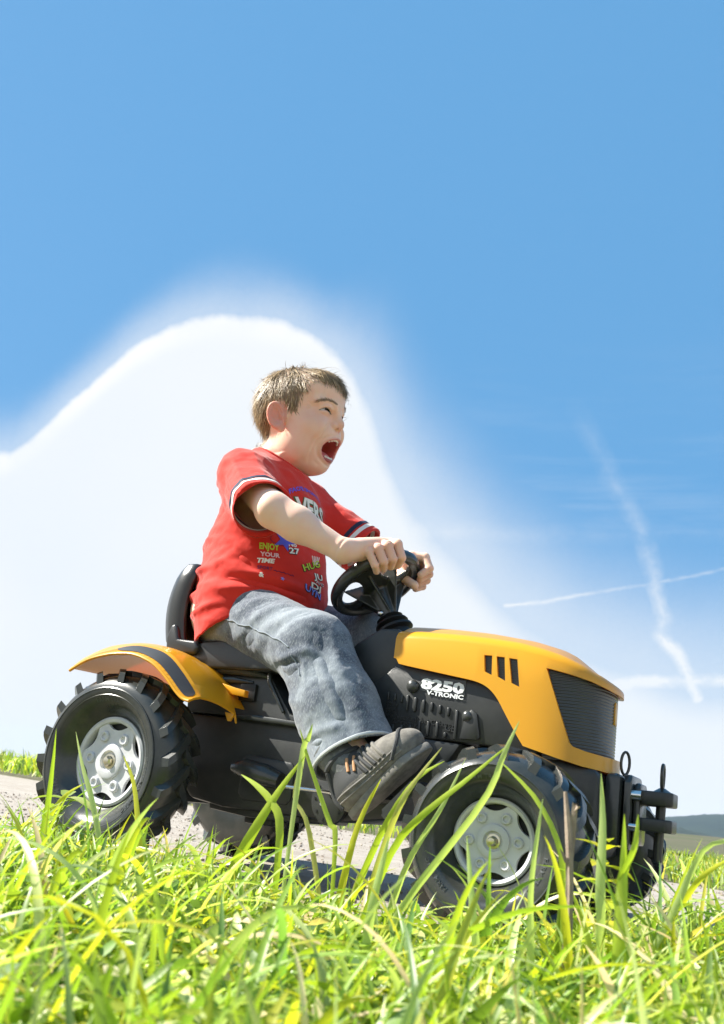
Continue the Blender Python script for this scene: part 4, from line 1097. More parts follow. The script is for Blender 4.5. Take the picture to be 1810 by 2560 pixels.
# wide-open shouting mouth
MC = (0.0745, 0.0, -0.0590); MOUTH_M = hM(0, 16, 0)
B.sub(ellipsoid(hp(MC[0]-0.004, 0, MC[2]), (0.046, 0.0285, 0.0230), MOUTH_M), 0.006)
B.sub(ellipsoid(hp(0.052, 0, -0.056), (0.026, 0.027, 0.024), MOUTH_M), 0.003)
# ears
for s in (-1, 1):
    M_ = hM(s*12, -12, s*-30)
    e0 = hp(-0.0125, s*0.0735, -0.0095)
    B.add(ellipsoid(e0, (0.0165, 0.0048, 0.0275), M_), 0.004)
    B.add(capsule(hp(-0.004, s*0.064, -0.010), e0+M_@np.array((0.004, 0, 0)), 0.010, 0.006), 0.006)
    B.sub(ellipsoid(e0+M_@np.array((0.0015, s*0.0062, 0.001)), (0.0120, 0.0080, 0.0205), M_), 0.001)
    B.add(torus(e0+M_@np.array((-0.0010, s*0.0015, 0.0020)), mat3(M_[:, 0], M_[:, 2], M_[:, 1]), 0.0200, 0.0033, e=(0.76, 1.22)), 0.0015)
    B.add(torus(e0+M_@np.array((-0.0015, s*0.0000, 0.0030)), mat3(M_[:, 0], M_[:, 2], M_[:, 1]), 0.0120, 0.0020, e=(0.78, 1.3)), 0.002)
    B.sub(ellipsoid(e0+M_@np.array((0.0035, s*0.0045, -0.004)), (0.0060, 0.0070, 0.0085), M_), 0.0015)
    B.add(ellipsoid(e0+M_@np.array((0.0125, s*0.0010, -0.0035)), (0.0050, 0.0042, 0.0065), M_), 0.003)
    B.add(ellipsoid(e0+M_@np.array((0.0055, s*0.0010, -0.0255)), (0.0085, 0.0040, 0.0085), M_), 0.004)
# hands: four fingers wrapped over the steering wheel, thumb apart
def hand(W, phis, knots, thumb, rad_=0.0072):
    ks = [[ringpt(ph, er, n_) for er, n_ in knots] for ph in phis]
    for j, k in enumerate(ks):
        f = (1.0, 1.04, 1.0, 0.9)[j]
        B.add(capsule(W, k[0], 0.0165, 0.0098), 0.010)
    B.add(capsule((W*2+ks[0][0]+ks[3][0])/4, (ks[1][0]+ks[2][0])/2, 0.015, 0.0115), 0.010)
    for j, k in enumerate(ks):
        f = (1.0, 1.04, 1.0, 0.88)[j]
        B.add(sphere(k[0], 0.0094*f), 0.006)
        B.add(capsule(k[0], k[1], 0.0090*f, 0.0084*f), 0.0022)
        B.add(capsule(k[1], k[2], 0.0082*f, 0.0076*f), 0.0022)
        B.add(capsule(k[2], k[3], 0.0074*f, 0.0066*f), 0.0018)
        B.add(sphere(k[1], 0.0080*f), 0.003)
    t = [np.array(p_) for p_ in thumb]
    B.add(capsule(t[0], t[1], 0.0120, 0.0094), 0.008); B.add(capsule(t[1], t[2], 0.0086, 0.0078), 0.003); B.add(sphere(t[2], 0.0079), 0.002)
KN_R = ((0.004, 0.0225), (0.0225, 0.006), (0.0150, -0.0185), (-0.0030, -0.0205))
hand(WRR, (35, 46, 56.5, 66.5), KN_R, (WRR*0.6+ringpt(48, -0.02, 0.015)*0.4, ringpt(38, -0.024, 0.010), ringpt(24, -0.022, -0.004)))
KN_L = ((0.002, 0.0215), (0.0235, 0.008), (0.0205, -0.0165), (0.0010, -0.0205))
hand(WRL, (336, 325, 314, 303), KN_L, ((0.372, 0.058, 0.560), (0.3905, 0.032, 0.5440), (0.4145, 0.030, 0.5300)))
bv_, bf_ = B.mesh(2); del B
# fine relief of the face: laughter lines, lids, lips
def front_hit(bvh, y, z):
    o = Vector(hp(0.25, y, z)); loc, nr, i, d = bvh.ray_cast(o, Vector(HR@np.array((-1.0, 0, 0)))); return np.array(loc) if loc else hp(0.06, y, z)
def near_hit(bvh, p): return np.array(bvh.find_nearest(Vector(hp(*p)))[0])
fb = BVHTree.FromPolygons([tuple(v) for v in bv_], [tuple(f) for f in bf_.tolist()])
hd_ = to_head(bv_)[:, 2] > -0.13; fi = np.where(hd_)[0]
nn_ = normals(bv_, bf_); RL = []
EYE = {}
for s in (-1, 1):
    F_ = lambda pts: [front_hit(fb, s*y, z) for y, z in pts]; Q_ = lambda pts: [near_hit(fb, (x, s*y, z)) for x, y, z in pts]
    slit = catmull([(0.0165, 0.0062), (0.024, 0.0102), (0.033, 0.0124), (0.041, 0.0110), (0.0485, 0.0072)], 13); EYE[s] = slit
    up = [(y, z+0.0062-0.003*abs(i-6)/6) for i, (y, z) in enumerate(slit)]; lo = [(y, z-0.0056+0.003*abs(i-6)/6) for i, (y, z) in enumerate(slit)]
    RL += [(F_(slit), -0.0030, 0.0026), (F_(up), 0.0018, 0.0026), (F_(lo), 0.0032, 0.0032)]
    RL += [(F_([(y, z+0.0115-0.002*abs(i-6)/6) for i, (y, z) in enumerate(slit)]), -0.0016, 0.0026)]      # fold over the lid
    RL += [(F_([(0.018, 0.0020), (0.028, -0.0015), (0.040, 0.0010), (0.048, 0.0060)]), -0.0016, 0.0030)]  # under the eye
    RL += [(Q_([(0.083, 0.0150, -0.006), (0.077, 0.024, -0.014), (0.070, 0.033, -0.028), (0.064, 0.0395, -0.044), (0.057, 0.0425, -0.062), (0.050, 0.040, -0.080), (0.044, 0.034, -0.094)]), -0.0030, 0.0036)]
    RL += [(Q_([(0.080, 0.028, -0.004), (0.072, 0.039, -0.018), (0.064, 0.046, -0.036), (0.056, 0.050, -0.056), (0.048, 0.048, -0.076)]), 0.0032, 0.0085)]
    RL += [(Q_([(0.060, 0.036, -0.088), (0.058, 0.020, -0.0885), (0.060, 0.0, -0.088)]), -0.0012, 0.0035)]
    for dz in (0.0, 0.006, -0.006): RL += [(Q_([(0.056, 0.050, 0.0145+dz*0.5), (0.046, 0.058, 0.0145+dz*1.4)]), -0.0011, 0.0018)]
    RL += [(Q_([(0.093, 0.004, 0.017), (0.090, 0.011, 0.022)]), -0.0014, 0.0022)]
    RL += [(Q_([(0.082, 0.017, -0.008), (0.080, 0.019, -0.016), (0.082, 0.016, -0.022)]), -0.0016, 0.0022)]
bv_[fi] += nn_[fi]*folds(bv_[fi], RL)[:, None]
CR = []
for phis_, kn_ in (((35, 46, 56.5, 66.5), KN_R), ((336, 325, 314, 303), KN_L)):
    for ph in phis_:
        for (er0, n0), amp in ((kn_[1], -0.0011), ):
            for sh_ in (-0.0022, 0.0022):
                c_ = [ringpt(ph+dp, er0+0.008, n0+0.003+sh_) for dp in (-4.5, 0, 4.5)]
                CR.append(([np.array(fb.find_nearest(Vector(q))[0]) for q in c_], amp, 0.0012))
for w_, e_ in ((WRR, ELR), (WRL, ELL)):
    d_ = (w_-e_)/np.linalg.norm(w_-e_); u_ = np.cross(d_, (0, 0, 1.0)); u_ /= np.linalg.norm(u_); v_ = np.cross(u_, d_)
    CR.append(([np.array(fb.find_nearest(Vector(w_-d_*0.004+0.03*(math.cos(a)*v_+math.sin(a)*u_)))[0]) for a in np.linspace(0.4, 2.9, 9)], -0.0013, 0.0022))
ai = np.where(~hd_)[0]
bv_[ai] += nn_[ai]*folds(bv_[ai], CR)[:, None]
# lips: raised rolled border round the opening
q_ = (to_head(bv_)-np.array(MC))@_ry(R(16)); er_ = np.sqrt((q_[:, 1]/0.0285)**2+(q_[:, 2]/0.0230)**2)
lipm = np.where(hd_ & (q_[:, 0] > -0.03), np.exp(-((er_-1.10)/0.10)**2)*0.0032-np.exp(-((er_-1.34)/0.09)**2)*0.0014, 0)
bv_ += nn_*lipm[:, None]
fb = BVHTree.FromPolygons([tuple(v) for v in bv_], [tuple(f) for f in bf_.tolist()])
L_ = to_head(bv_)            # head-local coordinates of every vertex
bn_ = normals(bv_, bf_)
# skin tints belong to the skin: lips, flushed cheeks and ears, inside of the mouth
SKIN = np.array((0.86, 0.585, 0.445))
tint = np.tile(SKIN, (len(bv_), 1))
def blend(mask, col):
    global tint
    tint = tint*(1-mask[:, None])+np.array(col)*mask[:, None]
sm = lambda x, a, b: (lambda t: t*t*(3-2*t))(np.clip((x-a)/(b-a), 0, 1))
hd = (L_[:, 2] > -0.13)
blend(0.55*hd*np.exp(-(((L_[:, 0]-0.056)/0.024)**2+((np.abs(L_[:, 1])-0.042)/0.022)**2+((L_[:, 2]+0.006)/0.018)**2)), (0.66, 0.30, 0.235))
blend(0.75*hd*(np.abs(L_[:, 1]) > 0.066)*sm(L_[:, 2], -0.045, -0.03)*sm(-L_[:, 2], -0.025, -0.015)*(np.abs(L_[:, 0]+0.012) < 0.03), (0.70, 0.27, 0.19))
blend(0.4*hd*np.exp(-(((L_[:, 0]-0.094)/0.012)**2+(L_[:, 1]/0.014)**2+((L_[:, 2]+0.012)/0.012)**2)), (0.64, 0.29, 0.21))
q_ = (L_-np.array(MC))@_ry(R(16))
er = np.sqrt((q_[:, 1]/0.0285)**2+(q_[:, 2]/0.0230)**2)
blend(0.9*hd*(q_[:, 0] > -0.03)*np.exp(-((er-1.04)/0.13)**2), (0.62, 0.25, 0.22))
cav = hd*(er < 0.99)*(L_[:, 0] > 0.012)*(L_[:, 0] < 0.088)*(np.einsum('ij,ij->i', bn_, (bv_-hp(0.050, 0, -0.057))) < 0)
blend(cav, (0.58, 0.12, 0.115))
for hcen in (ringpt(50, 0.02, 0), ringpt(318, 0.02, 0)):
    dd_ = np.linalg.norm(bv_-hcen, axis=1); blend(0.35*sm(-dd_, -0.05, -0.02), (0.66, 0.33, 0.24))
scalp = np.zeros(len(bv_))
def hair_depth(Lx):
    """how far inside the hair region a head-local point lies (metres, > 0 inside)"""
    x, y, z = Lx[:, 0], Lx[:, 1], Lx[:, 2]
    side = np.interp(x, [-0.12, -0.075, -0.052, -0.044, -0.036, -0.030, -0.004, 0.010, 0.013, 0.027, 0.030, 0.038, 0.044, 0.07], [-0.065, -0.072, -0.070, -0.045, -0.015, 0.016, 0.020, 0.012, 0.000, -0.001, 0.024, 0.040, 0.060, 0.064])
    fr = np.interp(y, [-0.06, -0.04, -0.02, 0.0, 0.03, 0.06], [0.060, 0.066, 0.066, 0.058, 0.050, 0.045])
    w = np.clip((x-0.045)/0.025, 0, 1)*np.clip((0.062-np.abs(y))/0.012, 0, 1)
    return z-(side*(1-w)+fr*w)
hdp = hair_depth(L_)
scalp = hd*sm(hdp, -0.001, 0.006)*(L_[:, 2] > -0.09)*((np.abs(L_[:, 1]) < 0.0725) | (L_[:, 2] > 0.02))
blend(0.85*scalp, (0.15, 0.105, 0.058))
M_SKIN = bpy.data.materials.new('skin'); M_SKIN.use_nodes = True
g = NT(M_SKIN.node_tree); b = g.n['Principled BSDF']
at = g.new('ShaderNodeAttribute'); at.attribute_name = 'col'; oc = g.new('ShaderNodeTexCoord').outputs['Object']
n1 = g.noise(oc, 55, 4, 0.6); n2 = g.noise(oc, 700, 2, 0.6)
g.put(b.inputs['Base Color'], g.mix(g.m('MULTIPLY', g.maprange(n1, 0.35, 0.7), 0.28), at.outputs[0], g.mix(1.0, at.outputs[0], (1.0, 0.80, 0.74), 'MULTIPLY')))
b.inputs['Roughness'].default_value = 0.56; b.inputs['Specular IOR Level'].default_value = 0.28
b.inputs['Sheen Weight'].default_value = 0.12; b.inputs['Sheen Roughness'].default_value = 0.35
b.inputs['Subsurface Weight'].default_value = 0.35; b.inputs['Subsurface Radius'].default_value = (0.009, 0.0035, 0.0018); b.inputs['Subsurface Scale'].default_value = 0.6
bp = g.new('ShaderNodeBump'); bp.inputs['Strength'].default_value = 0.10; bp.inputs['Distance'].default_value = 0.0006
g.put(bp.inputs['Height'], n2); g.l.new(bp.outputs[0], b.inputs['Normal'])
boy = pydata('person', bv_, bf_, None, M_SKIN, None)
set_col(boy.data, tint)
tag(boy, 'shouting boy in red T-shirt and jeans sitting on the tractor, gripping its steering wheel', 'person')

bm = bmesh.new(); add_sphere(bm, (0.4175, 0.0262, 0.5335), 0.0052, 12, (1.0, 0.35, 0.75), Matrix.Rotation(R(35), 4, 'Y')); bm_obj('thumbnail', bm, boy, mat('nail', (0.80, 0.56, 0.48), 0.25, 0.5))
# ---- eyes, teeth, tongue, eyebrows
M_EYEW = mat('eye_white', (0.62, 0.57, 0.53), 0.15, 0.5); M_IRIS = mat('dark_brown_eye', (0.022, 0.012, 0.008), 0.08, 0.6)
M_TEETH = mat('teeth', (0.78, 0.72, 0.60), 0.18, 0.6); M_TONGUE = mat('tongue', (0.66, 0.20, 0.19), 0.3, 0.5, bump=(900, 0.3)); M_GUM = mat('gum', (0.40, 0.11, 0.10), 0.25, 0.5)
hmt = Matrix(np.block([[HR@np.diag((HXS, 1, 1)), HO[:, None]], [np.zeros((1, 3)), np.ones((1, 1))]]).tolist())
def hbm(name, bm, m_, parent=boy, ang=60):
    bmesh.ops.transform(bm, matrix=hmt, verts=bm.verts); return bm_obj(name, bm, parent, m_, ang)
for s in (-1, 1):
    sl = EYE[s]; rows = []
    for i, (y, z) in enumerate(sl):
        t = i/12; h_ = 0.0020*(max(0.02, 1-abs(2*t-1)**2.2))
        rows.append([front_hit(fb, s*y, z+k*h_)+HR@np.array((0.0012-0.0004*abs(k), 0, 0)) for k in (-1, -0.5, 0, 0.5, 1)])
    eye = pydata('eye', [tuple(p_) for r_ in rows for p_ in r_], grid_faces(13, 5), boy, M_EYEW, None)
    ir = [[tuple(p_+HR@np.array((0.0004, 0, 0))) for p_ in r_] for r_ in rows[3:9]]
    pydata('iris', [p_ for r_ in ir for p_ in r_], grid_faces(6, 5), eye, M_IRIS, None)
    lash = [r_[4]+HR@np.array((0.0008, 0, 0.0003)) for r_ in rows]
    bm = bmesh.new(); add_tube(bm, lash, [0.0004+0.0007*math.sin(math.pi*min(1, (i+1)/11)) for i in range(13)], 6); bm_obj('eyelashes', bm, eye, M_IRIS)
for i in range(8):
    a = (i-3.5)*0.21; y_ = 0.0225*math.sin(a*1.15); bm = bmesh.new()
    wd = 0.0060 if i in (3, 4) else 0.0052
    z_ = MC[2]+0.0230*math.sqrt(1-(y_/0.0285)**2)-0.0042
    add_box(bm, (0.0650+0.0235*math.cos(a*1.15), y_, z_), (0.0032, wd, 0.0072 if i in (3, 4) else 0.0062), 0.0013, Matrix.Rotation(a, 4, 'Z')); hbm('tooth', bm, M_TEETH)
for i in range(6):
    a = (i-2.5)*0.26; y_ = 0.0205*math.sin(a); bm = bmesh.new(); z_ = MC[2]-0.0230*math.sqrt(1-(y_/0.0285)**2)+0.0045
    add_box(bm, (0.0550+0.0225*math.cos(a), y_, z_), (0.0030, 0.0052, 0.0062), 0.0013, Matrix.Rotation(a, 4, 'Z')); hbm('tooth', bm, M_TEETH)
bm = bmesh.new(); add_tube(bm, [(0.0635+0.0240*math.cos(a), 0.0225*math.sin(a), -0.0350-0.006*a*a) for a in np.linspace(-1.0, 1.0, 14)], 0.0036, 8); hbm('gum', bm, M_GUM)
bm = bmesh.new(); add_tube(bm, [(0.0540+0.0230*math.cos(a), 0.0205*math.sin(a), -0.0805+0.004*a*a) for a in np.linspace(-0.9, 0.9, 14)], 0.0034, 8); hbm('gum', bm, M_GUM)
bm = bmesh.new(); add_sphere(bm, (0.050, 0, -0.0710), 0.023, 24, (1.0, 0.85, 0.46), Matrix.Rotation(R(12), 4, 'Y')); hbm('tongue', bm, M_TONGUE)
# hair: short strands on the scalp, swept back by the ride
M_HAIR = bpy.data.materials.new('hair'); M_HAIR.use_nodes = True
g = NT(M_HAIR.node_tree); b = g.n['Principled BSDF']; at = g.new('ShaderNodeAttribute'); at.attribute_name = 'col'
g.l.new(at.outputs[0], b.inputs['Base Color']); b.inputs['Roughness'].default_value = 0.45; b.inputs['Specular IOR Level'].default_value = 0.4
def hair_flow(L):
    x, y, z = L[:, 0], L[:, 1], L[:, 2]
    cr = L-np.array((-0.045, 0.0, 0.095))                   # whorl near the crown
    d = cr.copy()
    back = sm(-x, -0.045, 0.03)
    flow = np.stack([np.where(x > -0.02, 0.55, -0.35), y*2.0, -0.25*np.ones_like(x)], 1)
    flow = d/np.maximum(np.linalg.norm(d, axis=1), 1e-6)[:, None]*0.9+np.stack([-0.35*back, 0*x, -0.35*back-0.1], 1)
    return flow
def strands(P, Nn, D, L, w, lift, droop, K=5, cols=None, jitter=0.25):
    n = len(P); D = D-Nn*np.einsum('ij,ij->i', D, Nn)[:, None]; D /= np.maximum(np.linalg.norm(D, axis=1), 1e-6)[:, None]
    J = nrng.normal(0, jitter, (n, 3)); D = D+J
    C = [P-Nn*0.0015]; dcur = D+Nn*lift[:, None]; dcur /= np.linalg.norm(dcur, axis=1)[:, None]
    for k in range(1, K):
        dcur = dcur+np.array(droop)[None]*(1.0/K)-Nn*(lift[:, None]*0.9/K)-Nn*(L[:, None]/0.080/K)+nrng.normal(0, 0.07, (n, 3)); dcur /= np.linalg.norm(dcur, axis=1)[:, None]
        C.append(C[-1]+dcur*(L/(K-1))[:, None])
    C = np.stack(C, 1); tg = np.gradient(C, axis=1); side = np.cross(tg, Nn[:, None, :]); side /= np.maximum(np.linalg.norm(side, axis=2), 1e-9)[..., None]
    W = w[:, None]*np.interp(np.linspace(0, 1, K), [0, 0.4, 1], [0.9, 1.0, 0.12])[None]*0.5
    mid = C+Nn[:, None, :]*(W*0.55)[..., None]
    V = np.stack([C-side*W[..., None], mid, C+side*W[..., None]], 2)
    q = [(i*3+j, i*3+j+1, i*3+4+j, i*3+3+j) for i in range(K-1) for j in (0, 1)]
    F = (np.array(q)[None]+(np.arange(n)*K*3)[:, None, None]).reshape(-1, 4)
    return V.reshape(-1, 3), F, np.repeat(cols, K*3, 0)
cand = np.where((scalp > 0.35) & hd)[0]; pick = nrng.choice(cand, 15000); Lp = L_[pick]; dep = np.clip(hair_depth(Lp), 0, 0.05)
Pw = bv_[pick]+nrng.normal(0, 0.0007, (len(pick), 3)); Nw = bn_[pick]
fl = hair_flow(Lp)@HR.T
back = sm(-Lp[:, 0], 0.0, 0.06); low_b = sm(-Lp[:, 2], -0.06, 0.05)*back; topz = sm(Lp[:, 2], 0.06, 0.10)
Ls = (0.011+0.016*sm(dep, 0.0, 0.035)+0.012*back+0.006*topz)*nrng.uniform(0.7, 1.35, len(pick))
front = sm(Lp[:, 0], 0.04, 0.08)*sm(Lp[:, 2], 0.05, 0.08); Ls += 0.010*front
lift = 0.06+0.10*back*nrng.uniform(0, 1, len(pick))+0.14*topz*nrng.uniform(0, 1, len(pick))**2
lock = vnoise(Lp, 95, 3); lift += 0.24*np.clip(lock, -0.7, 1)
fl = fl+np.stack([vnoise(Lp, 60, 5), vnoise(Lp, 60, 6), vnoise(Lp, 60, 7)], 1)*0.65
hc = np.array([(0.26, 0.175, 0.082), (0.37, 0.26, 0.13), (0.16, 0.105, 0.05), (0.50, 0.37, 0.20)])[nrng.choice(4, len(pick), p=(0.42, 0.28, 0.2, 0.10))]*nrng.uniform(0.8, 1.2, (len(pick), 1))
hv, hf, hcx = strands(Pw, Nw, fl, Ls, nrng.uniform(0.0008, 0.0017, len(pick)), lift, (-0.25, 0, -0.25), cols=hc, jitter=0.10)
# a few stray wisps: crown tuft, nape, fringe
wl = [(-0.012, 0.0, 0.112, 0.3, 0.0, 1.0, 0.028), (0.0, -0.01, 0.112, -0.1, 0.1, 1.0, 0.022), (0.070, -0.01, 0.086, 1.0, 0.0, 0.3, 0.028), (-0.098, -0.02, 0.01, -1.0, -0.1, 0.5, 0.034), (-0.092, -0.025, -0.03, -1.0, 0.1, 0.3, 0.032), (-0.082, -0.02, -0.06, -1, 0, -0.3, 0.030)]
for _i in range(26): wl.append((-0.085+0.035*_i/26, nrng.uniform(-0.045, 0.02), -0.045-0.028*_i/26, -0.8, nrng.normal(0, 0.4), -0.75, 0.026))
for _i in range(22): wl.append((nrng.uniform(-0.105, 0.06), nrng.uniform(-0.05, 0.03), nrng.uniform(0.02, 0.1), -0.7, nrng.normal(0, 0.5), 0.55, 0.020))
wp, wn, wd, wL, wc = [], [], [], [], []
for (x, y, z, dx, dy, dz, ln) in wl:
    i = np.argmin(np.where(hd, np.linalg.norm(L_-np.array((x, y, z)), axis=1), 9))
    for _ in range(7):
        wp.append(bv_[i]+nrng.normal(0, 0.005, 3)); wn.append(bn_[i]); wd.append(HR@np.array((dx, dy, dz))+nrng.normal(0, 0.3, 3)); wL.append(ln*nrng.uniform(0.6, 1.1)); wc.append((0.17, 0.125, 0.07))
hv2, hf2, hc2 = strands(np.array(wp), np.array(wn), np.array(wd), np.array(wL), np.full(len(wp), 0.0008), np.full(len(wp), 0.95), (0, 0, 0), cols=np.array(wc))
hair = pydata('hair', np.concatenate([hv, hv2]), np.concatenate([hf, hf2+len(hv)]), boy, M_HAIR, None)
set_col(hair.data, np.concatenate([hcx, hc2]))
# eyebrows
for s in (-1, 1):
    n = 210; t = nrng.uniform(0, 1, n)
    by = np.interp(t, [0, 0.45, 1], [0.014, 0.036, 0.0545]); bz = np.interp(t, [0, 0.25, 0.5, 0.75, 1], [0.0258, 0.0284, 0.0290, 0.0268, 0.0212])+nrng.normal(0, 0.0010, n)
    hit = [fb.find_nearest(Vector(front_hit(fb, s*y, z))) for y, z in zip(by, bz)]; bp_ = np.array([tuple(h_[0]) for h_ in hit]); bnn = np.array([tuple(h_[1]) for h_ in hit])
    pv_, pf_, pc_ = strands(bp_+bnn*0.0016, bnn, np.tile(HR@np.array((-0.55, s*0.8, 0.18)), (n, 1)), nrng.uniform(0.005, 0.0085, n), np.full(n, 0.0007), np.full(n, 0.05), (0, 0, 0), K=4, cols=np.tile((0.30, 0.20, 0.125), (n, 1)))
    o = pydata('eyebrow', pv_, pf_, boy, M_HAIR, None); set_col(o.data, pc_)

# ---- T-shirt
M_SHIRT = mat('red_jersey', (0.66, 0.034, 0.021), 0.8, 0.2, bump=(1500, 0.35), var=(22, 0.5, (0.58, 0.026, 0.017)), sheen=0.25)
M_NAVY = mat('navy_band', (0.022, 0.030, 0.062), 0.75, 0.3, bump=(1500, 0.3)); M_CREAM = mat('white_band', (0.78, 0.76, 0.70), 0.75, 0.3, bump=(1500, 0.3))
SZ = [0.385, 0.42, 0.46, 0.50, 0.54, 0.58, 0.64, 0.70, 0.735, 0.765, 0.785]
SCX = [0.116, 0.113, 0.109, 0.109, 0.110, 0.108, 0.106, 0.104, 0.101, 0.098, 0.095]
SA_ = [0.090, 0.102, 0.115, 0.121, 0.117, 0.108, 0.096, 0.085, 0.073, 0.058, 0.05]
SB_ = [0.148, 0.152, 0.148, 0.141, 0.134, 0.129, 0.123, 0.115, 0.101, 0.076, 0.06]
S_ = SDF((-0.10, -0.255, 0.375), (0.33, 0.235, 0.80), 0.0021)
S_.add(loft(SZ, SCX, [0]*11, SA_, SB_))
HEMR, HEML = np.array((0.200, -0.161, 0.616)), np.array((0.232, 0.152, 0.643))
for sh, he in ((SHR, HEMR), (SHL, HEML)):
    ax_ = (he-sh)/np.linalg.norm(he-sh)
    S_.add(capsule(sh+np.array((0, 0, -0.004)), he+ax_*0.02, 0.046, 0.0535), 0.032)
S_.add(capsule((0.094, -0.06, 0.738), SHR+np.array((0, 0, 0.002)), 0.030, 0.043), 0.03); S_.add(capsule((0.085, 0.06, 0.752), SHL, 0.032, 0.046), 0.03)
S_.v = np.maximum(S_.v, -(S_.v+0.0042))
def hemcut(x, y, z): return (np.interp(x.ravel(), [0.02, 0.06, 0.096, 0.146, 0.185, 0.212, 0.245, 0.3], [0.385, 0.388, 0.396, 0.427, 0.458, 0.472, 0.464, 0.46]).reshape(x.shape).astype(np.float32)-z)*0.85
S_.op((hemcut, np.array((-0.1, -0.25, 0.375)), np.array((0.33, 0.23, 0.52))), 0.001, 'int')
for sh, he in ((SHR, HEMR), (SHL, HEML)):
    ax_ = (he-sh)/np.linalg.norm(he-sh)
    def tip(x, y, z, he=he, ax_=ax_):
        px, py, pz = x-he[0], y-he[1], z-he[2]; t = px*ax_[0]+py*ax_[1]+pz*ax_[2]
        r = np.sqrt(np.maximum(px*px+py*py+pz*pz-t*t, 0)); return np.maximum(-t, r-0.066)
    S_.sub((tip, he-0.09, he+0.09), 0.001)
NCK = (0.107, 0.0, 0.783); NKM = _ry(R(30))
S_.sub(ellipsoid(NCK, (0.066, 0.062, 0.050), NKM), 0.002)
sv, sf = S_.mesh(2); del S_
sn = normals(sv, sf)
def spt(z, ps, out=0.0):
    cx, a, b_ = np.interp(z, SZ, SCX), np.interp(z, SZ, SA_), np.interp(z, SZ, SB_); t = R(ps)
    return (cx+(a+out)*math.cos(t), (b_+out)*math.sin(t), z)
FL = []
for z0, rise, a0, a1, amp, sg in ((0.408, 0.050, 182, 288, 0.0075, 0.0085), (0.432, 0.028, 196, 262, -0.006, 0.007), (0.447, 0.046, 178, 300, 0.0085, 0.0095), (0.470, 0.020, 205, 275, -0.0055, 0.007), (0.492, 0.030, 184, 268, 0.0070, 0.0085), (0.515, 0.004, 190, 240, -0.005, 0.007), (0.530, -0.012, 186, 255, 0.0060, 0.009), (0.565, 0.018, 192, 235, 0.0055, 0.008), (0.598, -0.020, 200, 262, 0.0045, 0.008), (0.475, 0.012, 262, 318, 0.005, 0.009), (0.548, -0.030, 255, 300, 0.004, 0.010)):
    n_ = 6; FL.append(([spt(z0+rise*(i/(n_-1))**0.7+nrng.normal(0, 0.003), a0+(a1-a0)*i/(n_-1)) for i in range(n_)], amp, sg))
FL.append(([spt(0.70, 215), spt(0.62, 222), spt(0.55, 215), spt(0.50, 205)], 0.004, 0.007))
FL.append(([spt(0.58, 262), spt(0.56, 275), spt(0.53, 295), spt(0.50, 320)], -0.004, 0.009))
FL.append(([spt(0.50, 275), spt(0.495, 300), spt(0.488, 330), spt(0.49, 355)], -0.007, 0.009)); FL.append(([spt(0.515, 275), spt(0.512, 300), spt(0.508, 330), spt(0.508, 355)], 0.006, 0.009))
# sleeve folds
ea = SHR; ax_ = HEMR-SHR
for off_, amp in (((0.0, -0.045, 0.015), 0.004), ((-0.03, -0.035, 0.0), -0.004), ((0.02, -0.02, 0.045), 0.0035), ((-0.04, -0.01, 0.02), 0.004)):
    FL.append(([SHR+np.array(off_), SHR+ax_*0.5+np.array(off_)*1.05, SHR+ax_*0.95+np.array(off_)], amp, 0.007))
FL.append(([(0.055, -0.075, 0.745), (0.058, -0.115, 0.70), (0.075, -0.135, 0.655), (0.115, -0.145, 0.61)], -0.005, 0.004))       # armhole seam
wr = 0.0040*vnoise(sv*np.array((1, 1, 1.7)), 21, 1)+0.0021*vnoise(sv*np.array((1, 1, 1.5)), 46, 2)+0.0005*vnoise(sv, 120, 4)
bk_ = sm(-(sv[:, 0]), -0.16, 0.02)
sv = sv+sn*((folds(sv, FL)*0.95+wr*(0.6+0.7*bk_))[:, None])
# hem of the sleeve kicks out a little
shirt = pydata('t_shirt', sv, sf, boy, M_SHIRT, None)
def band(name, m_, he, ax, t0, t1, off=0.0009):
    """slice of the shirt between two planes across the arm, lifted off the cloth"""
    bm = bmesh.new(); bm.from_mesh(shirt.data)
    dl = [v for v in bm.verts if (v.co-Vector(he)).length > 0.10]; bmesh.ops.delete(bm, geom=dl, context='VERTS')
    for p_, n__ in ((Vector(he+ax*t0), Vector(-ax)), (Vector(he+ax*t1), Vector(ax))):
        bmesh.ops.bisect_plane(bm, geom=bm.verts[:]+bm.edges[:]+bm.faces[:], plane_co=p_, plane_no=n__, clear_outer=True)
    # only the sleeve, not the side of the trunk
    ctr = Vector(he); dl = [v for v in bm.verts if ((v.co-ctr)-Vector(ax)*((v.co-ctr).dot(Vector(ax)))).length > 0.062]; bmesh.ops.delete(bm, geom=dl, context='VERTS')
    bm.normal_update()
    for v in bm.verts:
        n_ = v.normal
        v.co += n_*off
    me = bpy.data.meshes.new(name); bm.to_mesh(me); bm.free(); smooth(me, None); return link(name, me, shirt, m_)
for sh, he in ((SHR, HEMR), (SHL, HEML)):
    ax_ = (he-sh)/np.linalg.norm(he-sh)
    band('stripe', M_NAVY, he, ax_, -0.0345, -0.0255); band('stripe', M_CREAM, he, ax_, -0.0215, -0.0125); band('hem', M_SHIRT, he, ax_, -0.0065, 0.001, 0.0007)
# ribbed collar
bm = bmesh.new(); cl = []
for k in range(56):
    a = 2*math.pi*k/56; p_ = np.array(NCK)+NKM@np.array((0.062*math.cos(a), 0.0585*math.sin(a), 0)); cl.append(p_)
sbvh = BVHTree.FromPolygons([tuple(v) for v in sv], [tuple(f) for f in sf.tolist()])
cp = []
for p_ in cl:
    loc, nr, _, _ = sbvh.find_nearest(Vector(p_)); cp.append(loc)
